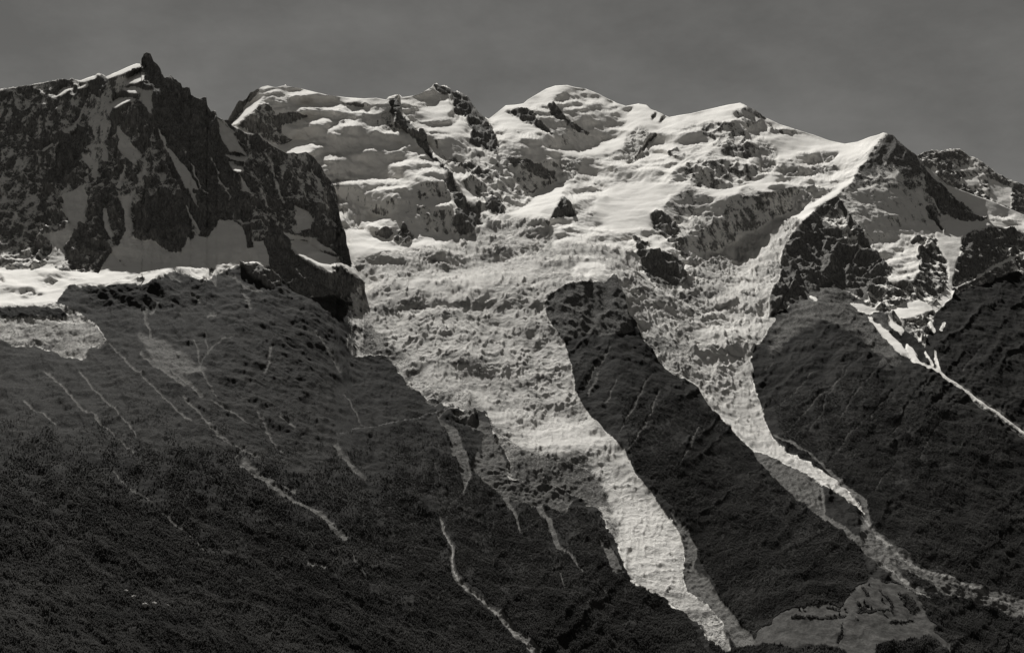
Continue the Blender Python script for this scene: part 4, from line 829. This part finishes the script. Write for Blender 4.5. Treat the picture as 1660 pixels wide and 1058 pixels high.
# ------------------------------------------------------------------ chalets
def box(V, Fc, x0, x1, y0, y1, z0, z1):
    b = len(V); V += [(x0,y0,z0),(x1,y0,z0),(x1,y1,z0),(x0,y1,z0),(x0,y0,z1),(x1,y0,z1),(x1,y1,z1),(x0,y1,z1)]
    Fc += [(b,b+3,b+2,b+1),(b+4,b+5,b+6,b+7),(b,b+1,b+5,b+4),(b+1,b+2,b+6,b+5),(b+2,b+3,b+7,b+6),(b+3,b,b+4,b+7)]
def chalet(px, py, s, rot, label, wood=False):
    root = bpy.data.objects.new('chalet', None); C.objects.link(root); root.location = ground(px, py); root.rotation_euler = (0, 0, rot)
    root['label'] = label; root['category'] = 'house'; root['group'] = 'chalets on the valley meadow'
    w, d, hh, rf = .75 * s, .55 * s, .55 * s, .35 * s
    V = []; Fc = []; box(V, Fc, -w, w, -d, d, -.3 * s, hh)
    b = len(V); V += [(-w, -d, hh + .002), (-w, d, hh + .002), (-w, 0, hh + rf), (w, -d, hh + .002), (w, d, hh + .002), (w, 0, hh + rf)]
    Fc += [(b, b + 1, b + 2), (b + 3, b + 5, b + 4)]
    mesh_obj('wall', V, Fc, MS['wood'] if wood else MS['plaster'], root)
    V = []; Fc = []; e = .14 * s; t = .05 * s
    for sg in (-1, 1):
        b = len(V); y0, z0 = sg * (d + e), hh - rf * e / d
        V += [(-w-e, y0, z0), (w+e, y0, z0), (w+e, 0, hh + rf + .01), (-w-e, 0, hh + rf + .01), (-w-e, y0, z0 + t), (w+e, y0, z0 + t), (w+e, 0, hh + rf + t), (-w-e, 0, hh + rf + t)]
        Fc += [(b,b+1,b+2,b+3),(b+4,b+5,b+6,b+7),(b,b+1,b+5,b+4),(b+1,b+2,b+6,b+5),(b+3,b,b+4,b+7)]
    ro = mesh_obj('roof', V, Fc, MS['roof'], root)
    V = []; Fc = []; box(V, Fc, .2 * s, .34 * s, .08 * s, .2 * s, hh + rf * .5, hh + rf * 1.4); mesh_obj('chimney', V, Fc, MS['plaster'], ro)
    for k in (-1, 0, 1):
        if k == 0:
            V = []; Fc = []; box(V, Fc, -.1 * s, .1 * s, -d - .01, -d + .01, 0, .36 * s); mesh_obj('door', V, Fc, MS['wood'], root)
        else:
            V = []; Fc = []; box(V, Fc, (k * .42 - .09) * s, (k * .42 + .09) * s, -d - .01, -d + .01, .2 * s, .4 * s); mesh_obj('window', V, Fc, MS['glass'], root)
chalet(1342, 997, .8, .3, 'white chalet standing in the left half of the meadow beside trees')
chalet(1409, 986, .75, -.4, 'pale chalet under the tree clump in mid meadow')
chalet(1474, 1003, .7, .1, 'small dark timber barn on the lower right of the meadow', True)
chalet(1388, 1004, .6, .8, 'smallest pale chalet near the bottom edge of the meadow')

# ------------------------------------------------------------------ pale boulders at lower left
def boulder(px, py, s, seed, label):
    r = random.Random(seed); g = ground(px, py); V = []; Fc = []
    nl, nk = 5, 8
    for i in range(nl + 1):
        for k in range(nk):
            a = 2 * math.pi * k / nk; p = math.pi * i / nl
            q = s * (1 + r.uniform(-.22, .22))
            V.append((math.sin(p) * math.cos(a) * q * 1.2, math.sin(p) * math.sin(a) * q, math.cos(p) * q * .8 + s * .5))
    for i in range(nl):
        for k in range(nk): Fc.append((i*nk+k, (i+1)*nk+k, (i+1)*nk+(k+1)%nk, i*nk+(k+1)%nk))
    o = mesh_obj('boulder', V, Fc, MS['stone']); o.location = g
    o['label'] = label; o['category'] = 'rock'; o['group'] = 'pale boulders in the lower left forest clearing'
for k, (x, y, s, lb) in enumerate([(203,961,.5,'pale boulder at the upper left end of the boulder line'),(216,969,.6,'pale boulder second down from the upper end of the line'),(233,985,.8,'biggest and lowest pale boulder of the line'),(249,983,.65,'pale boulder just right of the biggest one'),(271,982,.5,'pale boulder at the right end of the boulder line')]):
    boulder(x, y, s, k, lb)

# ------------------------------------------------------------------ ground far around, to the horizon
V = []; Fc = []
nn = 40
for i in range(nn + 1):
    for j in range(nn + 1):
        x = (i / nn - .5) * 9000; y = (j / nn) * 8000 - 2500
        V.append((x, y, -175 + 20 * math.sin(x * .003) * math.cos(y * .002)))
for i in range(nn):
    for j in range(nn):
        a = i * (nn + 1) + j; Fc.append((a, a + nn + 1, a + nn + 2, a + 1))
o = mesh_obj('ground', V, Fc, MT['wooded_slope_surface']); o['kind'] = 'structure'; o['label'] = 'dark wooded country around and behind the mountains'; o['category'] = 'ground'
a = o.data.attributes.new('veg', 'FLOAT', 'POINT'); a.data.foreach_set('value', np.ones(len(V), np.float32))

# ------------------------------------------------------------------ sky and sun
w = bpy.data.worlds.new('World'); bpy.context.scene.world = w; w.use_nodes = True
nt = w.node_tree; nt.nodes.clear(); L = nt.links.new
out = nd(nt, 'ShaderNodeOutputWorld'); bg = nd(nt, 'ShaderNodeBackground'); L(bg.outputs[0], out.inputs[0])
sky = nd(nt, 'ShaderNodeTexSky'); sky.sky_type = 'NISHITA'; sky.sun_disc = False
sky.sun_elevation = SUN_EL; sky.sun_rotation = SUN_AZ; sky.altitude = 2000; sky.air_density = 1.0; sky.dust_density = .4
bw = nd(nt, 'ShaderNodeSeparateColor'); L(sky.outputs[0], bw.inputs[0])
# orange-filter plate: mostly the red and green light of the sky is recorded
ad = nd(nt, 'ShaderNodeMath', operation='MULTIPLY_ADD'); L(bw.outputs[0], ad.inputs[0]); ad.inputs[1].default_value = .75
g2 = nd(nt, 'ShaderNodeMath', operation='MULTIPLY'); L(bw.outputs[1], g2.inputs[0]); g2.inputs[1].default_value = .35; L(g2.outputs[0], ad.inputs[2])
tc = nd(nt, 'ShaderNodeTexCoord'); mp = nd(nt, 'ShaderNodeMapping'); mp.inputs['Scale'].default_value = (4, 4, 8); mp.inputs['Rotation'].default_value = (0, .25, 0)
L(tc.outputs['Generated'], mp.inputs[0])
cn = nd(nt, 'ShaderNodeTexNoise'); cn.inputs['Scale'].default_value = 2.2; cn.inputs['Detail'].default_value = 9; cn.inputs['Roughness'].default_value = .62; L(mp.outputs[0], cn.inputs['Vector'])
mr = nd(nt, 'ShaderNodeMapRange'); L(cn.outputs[0], mr.inputs[0]); mr.inputs[1].default_value = .35; mr.inputs[2].default_value = .8; mr.inputs[3].default_value = 1.3; mr.inputs[4].default_value = 1.85
pw = nd(nt, 'ShaderNodeMath', operation='POWER'); L(ad.outputs[0], pw.inputs[0]); pw.inputs[1].default_value = .45
mu = nd(nt, 'ShaderNodeMath', operation='MULTIPLY'); L(pw.outputs[0], mu.inputs[0]); L(mr.outputs[0], mu.inputs[1])
cc = nd(nt, 'ShaderNodeCombineColor')
for i in range(3):
    q = nd(nt, 'ShaderNodeMath', operation='MULTIPLY'); L(mu.outputs[0], q.inputs[0]); q.inputs[1].default_value = (1, .985, .945)[i]; L(q.outputs[0], cc.inputs[i])
L(cc.outputs[0], bg.inputs[0]); bg.inputs[1].default_value = 0.05   # plate response below

sd = bpy.data.lights.new('sun', 'SUN'); sd.energy = 5.0; sd.angle = math.radians(.5); sd.color = (1, .985, .95)
so = bpy.data.objects.new('sun', sd); C.objects.link(so)
from mathutils import Vector
S = Vector((math.sin(SUN_AZ) * math.cos(SUN_EL), math.cos(SUN_AZ) * math.cos(SUN_EL), math.sin(SUN_EL)))
so.rotation_euler = S.to_track_quat('Z', 'Y').to_euler()

cd = bpy.data.cameras.new('camera'); co = bpy.data.objects.new('camera', cd); C.objects.link(co)
co.rotation_euler = (math.pi / 2, 0, 0); cd.sensor_width = 36; cd.lens = F / 1660 * 36
cd.shift_y = -(529 - HY) / 1660; cd.clip_start = 1; cd.clip_end = 20000
sc = bpy.context.scene; sc.camera = co
sc.view_settings.view_transform = 'Standard'; sc.view_settings.look = 'None'; sc.view_settings.exposure = 0
sc.cycles.max_bounces = 4; sc.cycles.diffuse_bounces = 3
